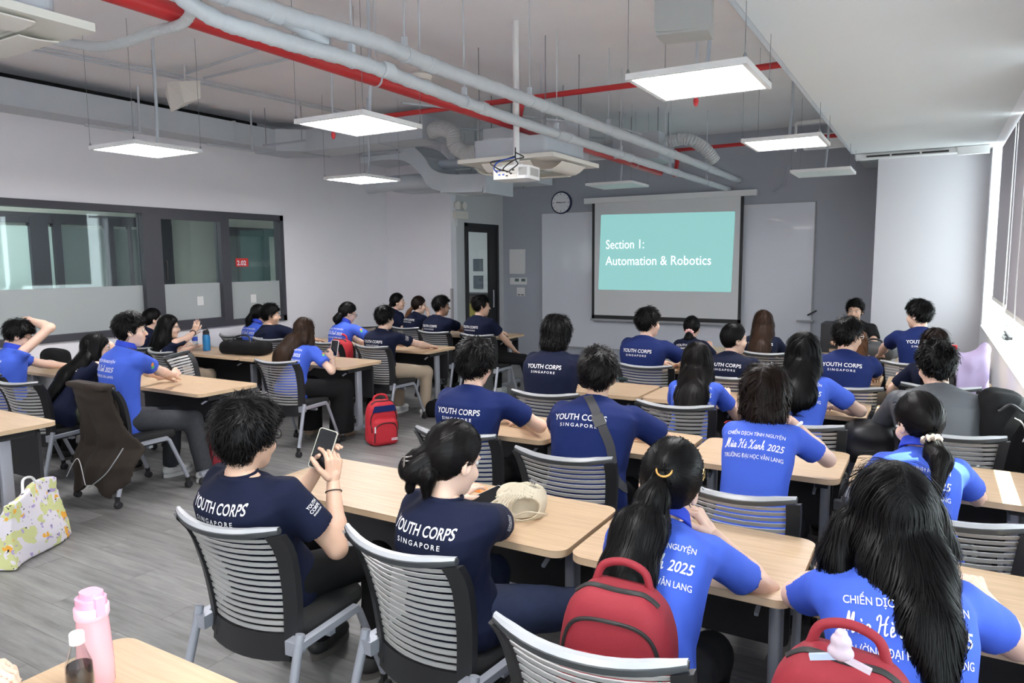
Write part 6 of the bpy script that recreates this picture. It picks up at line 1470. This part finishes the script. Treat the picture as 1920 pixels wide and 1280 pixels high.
t = thing('sports_bottle', 'blue translucent sports bottle with a black lid on the table', 'bottle', (-7.236, 5.359, 0.742), .4)
MB().lathe([(0, 0), (.038, 0), (.042, .01), (.042, .15), (.038, .18), (.034, .19), (0, .19)], n=22).build('bottle_body', mat('blue_translucent', (.04, .28, .62), .15, trans=.3), t, 40)
MB().lathe([(0, .188), (.036, .188), (.036, .225), (.02, .24), (0, .24)], n=22).build('lid', M_black, t, 40)
MB().tube(spline([(.03, 0, .235), (.0, 0, .265), (-.04, 0, .25)], 5), .007, 6).build('lid_loop', M_black, t, 60)
for p_, l, mm in (((-8.066, 4.067, 0.742), 'small clear water bottle with a blue label near the man holding his head', M_pet), ((-7.691, 5.537, 0.742), 'small clear bottle with a blue label before the gesturing woman', M_pet)):
    t = thing('water_bottle', l, 'bottle', p_)
    MB().lathe([(0, 0), (.030, 0), (.033, .01), (.033, .05), (.031, .06), (.033, .07), (.033, .14), (.014, .19), (.014, .2)], n=18).build('bottle_body', mm, t, 40)
    MB().lathe([(.0335, .075), (.0338, .076), (.0338, .12), (.0335, .121)], n=18).build('bottle_label', mat('label_blue', (.03, .08, .5), .5), t, 40)
    MB().lathe([(0, .196), (.0155, .196), (.0155, .212), (0, .212)], n=14).build('cap', M_white, t, 40)
# beige bucket hat
t = thing('bucket_hat', 'beige bucket hat lying on its side on the wide table', 'hat', (-1.406, 2.415, 0.742), math.radians(-25))
M_hat = mat('hat_canvas', (.58, .51, .39), .95, bump=.2, bscale=400)
def fh(P):
    Q = P - [-.03, .02, .0]; d1 = ell(Q, (0, 0, .01), (.115, .10, .10)); d1 = np.maximum(d1, .002 - P[:, 2])
    R = P - [.10, -.03, .055]; x, y, z = R.T; rr = np.sqrt((y * .9) ** 2 + (z * 1.35) ** 2)
    d2 = np.abs(x - .05 * np.sin(y * 22) * .4 + (rr - .07) * .5) - .004; d2 = np.maximum(d2, rr - .115 - .01 * np.sin(np.arctan2(z, y) * 5)); d2 = np.maximum(d2, .055 - rr)
    R2 = P - [.06, .0, .05]; rr2 = np.sqrt((R2[:, 1] * .85) ** 2 + (R2[:, 2] * 1.3) ** 2); d3 = np.abs(R2[:, 0] + (rr2 - .06) * .35) - .004; d3 = np.maximum(d3, np.maximum(rr2 - .115, .05 - rr2))
    return np.maximum(smin(smin(d1, d2, .008), d3, .008), .001 - P[:, 2]) + noise3(P, 30, 4) * .003
sdf_obj('hat_body', fh, [-.18, -.16, 0], [.22, .16, .18], .0048, M_hat, t, (0, 0, 0))
MB().tube(spline([(.09, -.05, .03), (.14, -.04, .055), (.17, .0, .05), (.15, .05, .03)], 6), .003, 5).build('chin_cord', M_hat, t, 60)
# orange snack, paper, glasses, cable
t = thing('snack_bag', 'small orange and white snack wrapper beyond the claw-clip woman', 'snack', (-1.710, 2.587, 0.742))
MB().add([(-.05, -.02, .002), (.05, -.03, .002), (.055, .03, .002), (-.04, .035, .002), (-.03, 0, .03), (.02, .0, .035), (.03, .02, .02)], [(0, 1, 5, 4), (1, 2, 6, 5), (2, 3, 4, 6), (4, 5, 6), (0, 4, 3)]).build('wrapper', mat('wrapper_orange', (.75, .22, .04), .4), t)
tag(MB().prism([(-.25, 3.60), (-.07, 3.62), (-.05, 3.86), (-.22, 3.84)], .7425, .7435).build('paper_sheet', M_white), 'white sheet of paper on the table behind the long-haired woman', 'paper')
t = thing('eyeglasses', 'thin red spectacles lying on the table beside the straight-haired woman in blue', 'glasses', (-1.013, 4.397, 0.742))
for a in (-1, 1): MB().tube([(a * .03 + .022 * math.cos(q), .018 * math.sin(q), .012) for q in np.linspace(0, 2 * PI, 13)], .0015, 5).build('rim', M_red, t, 60)
for a in (-1, 1): MB().tube([(a * .052, 0, .012), (a * .05, .06, .01), (a * .03, .11, .004)], .0015, 5).build('temple', M_red, t, 60)
tag(MB().lathe([(.0, 0), (.045, 0), (.05, .01), (.03, .02), (0, .02)], (-2.225, 5.660, 0.742), 16).build('mouse', mat('teal_black', (.015, .03, .03), .4), None, 40), 'dark rounded mouse at the edge of the table below the screen', 'mouse')
t = thing('power_box', 'white floor power box with sockets under the corridor-side table', 'power outlet', (-5.35, 4.0, .30))
MB().box((-.05, -.03, -.09), (.05, .03, .09)).build('case', M_rail, t)
for z_ in (-.04, .04): MB().lathe([(.0, 0), (.022, 0), (.022, -.004), (0, -.004)], (0, -.031, z_), 12, 'y').build('socket', M_white, t)
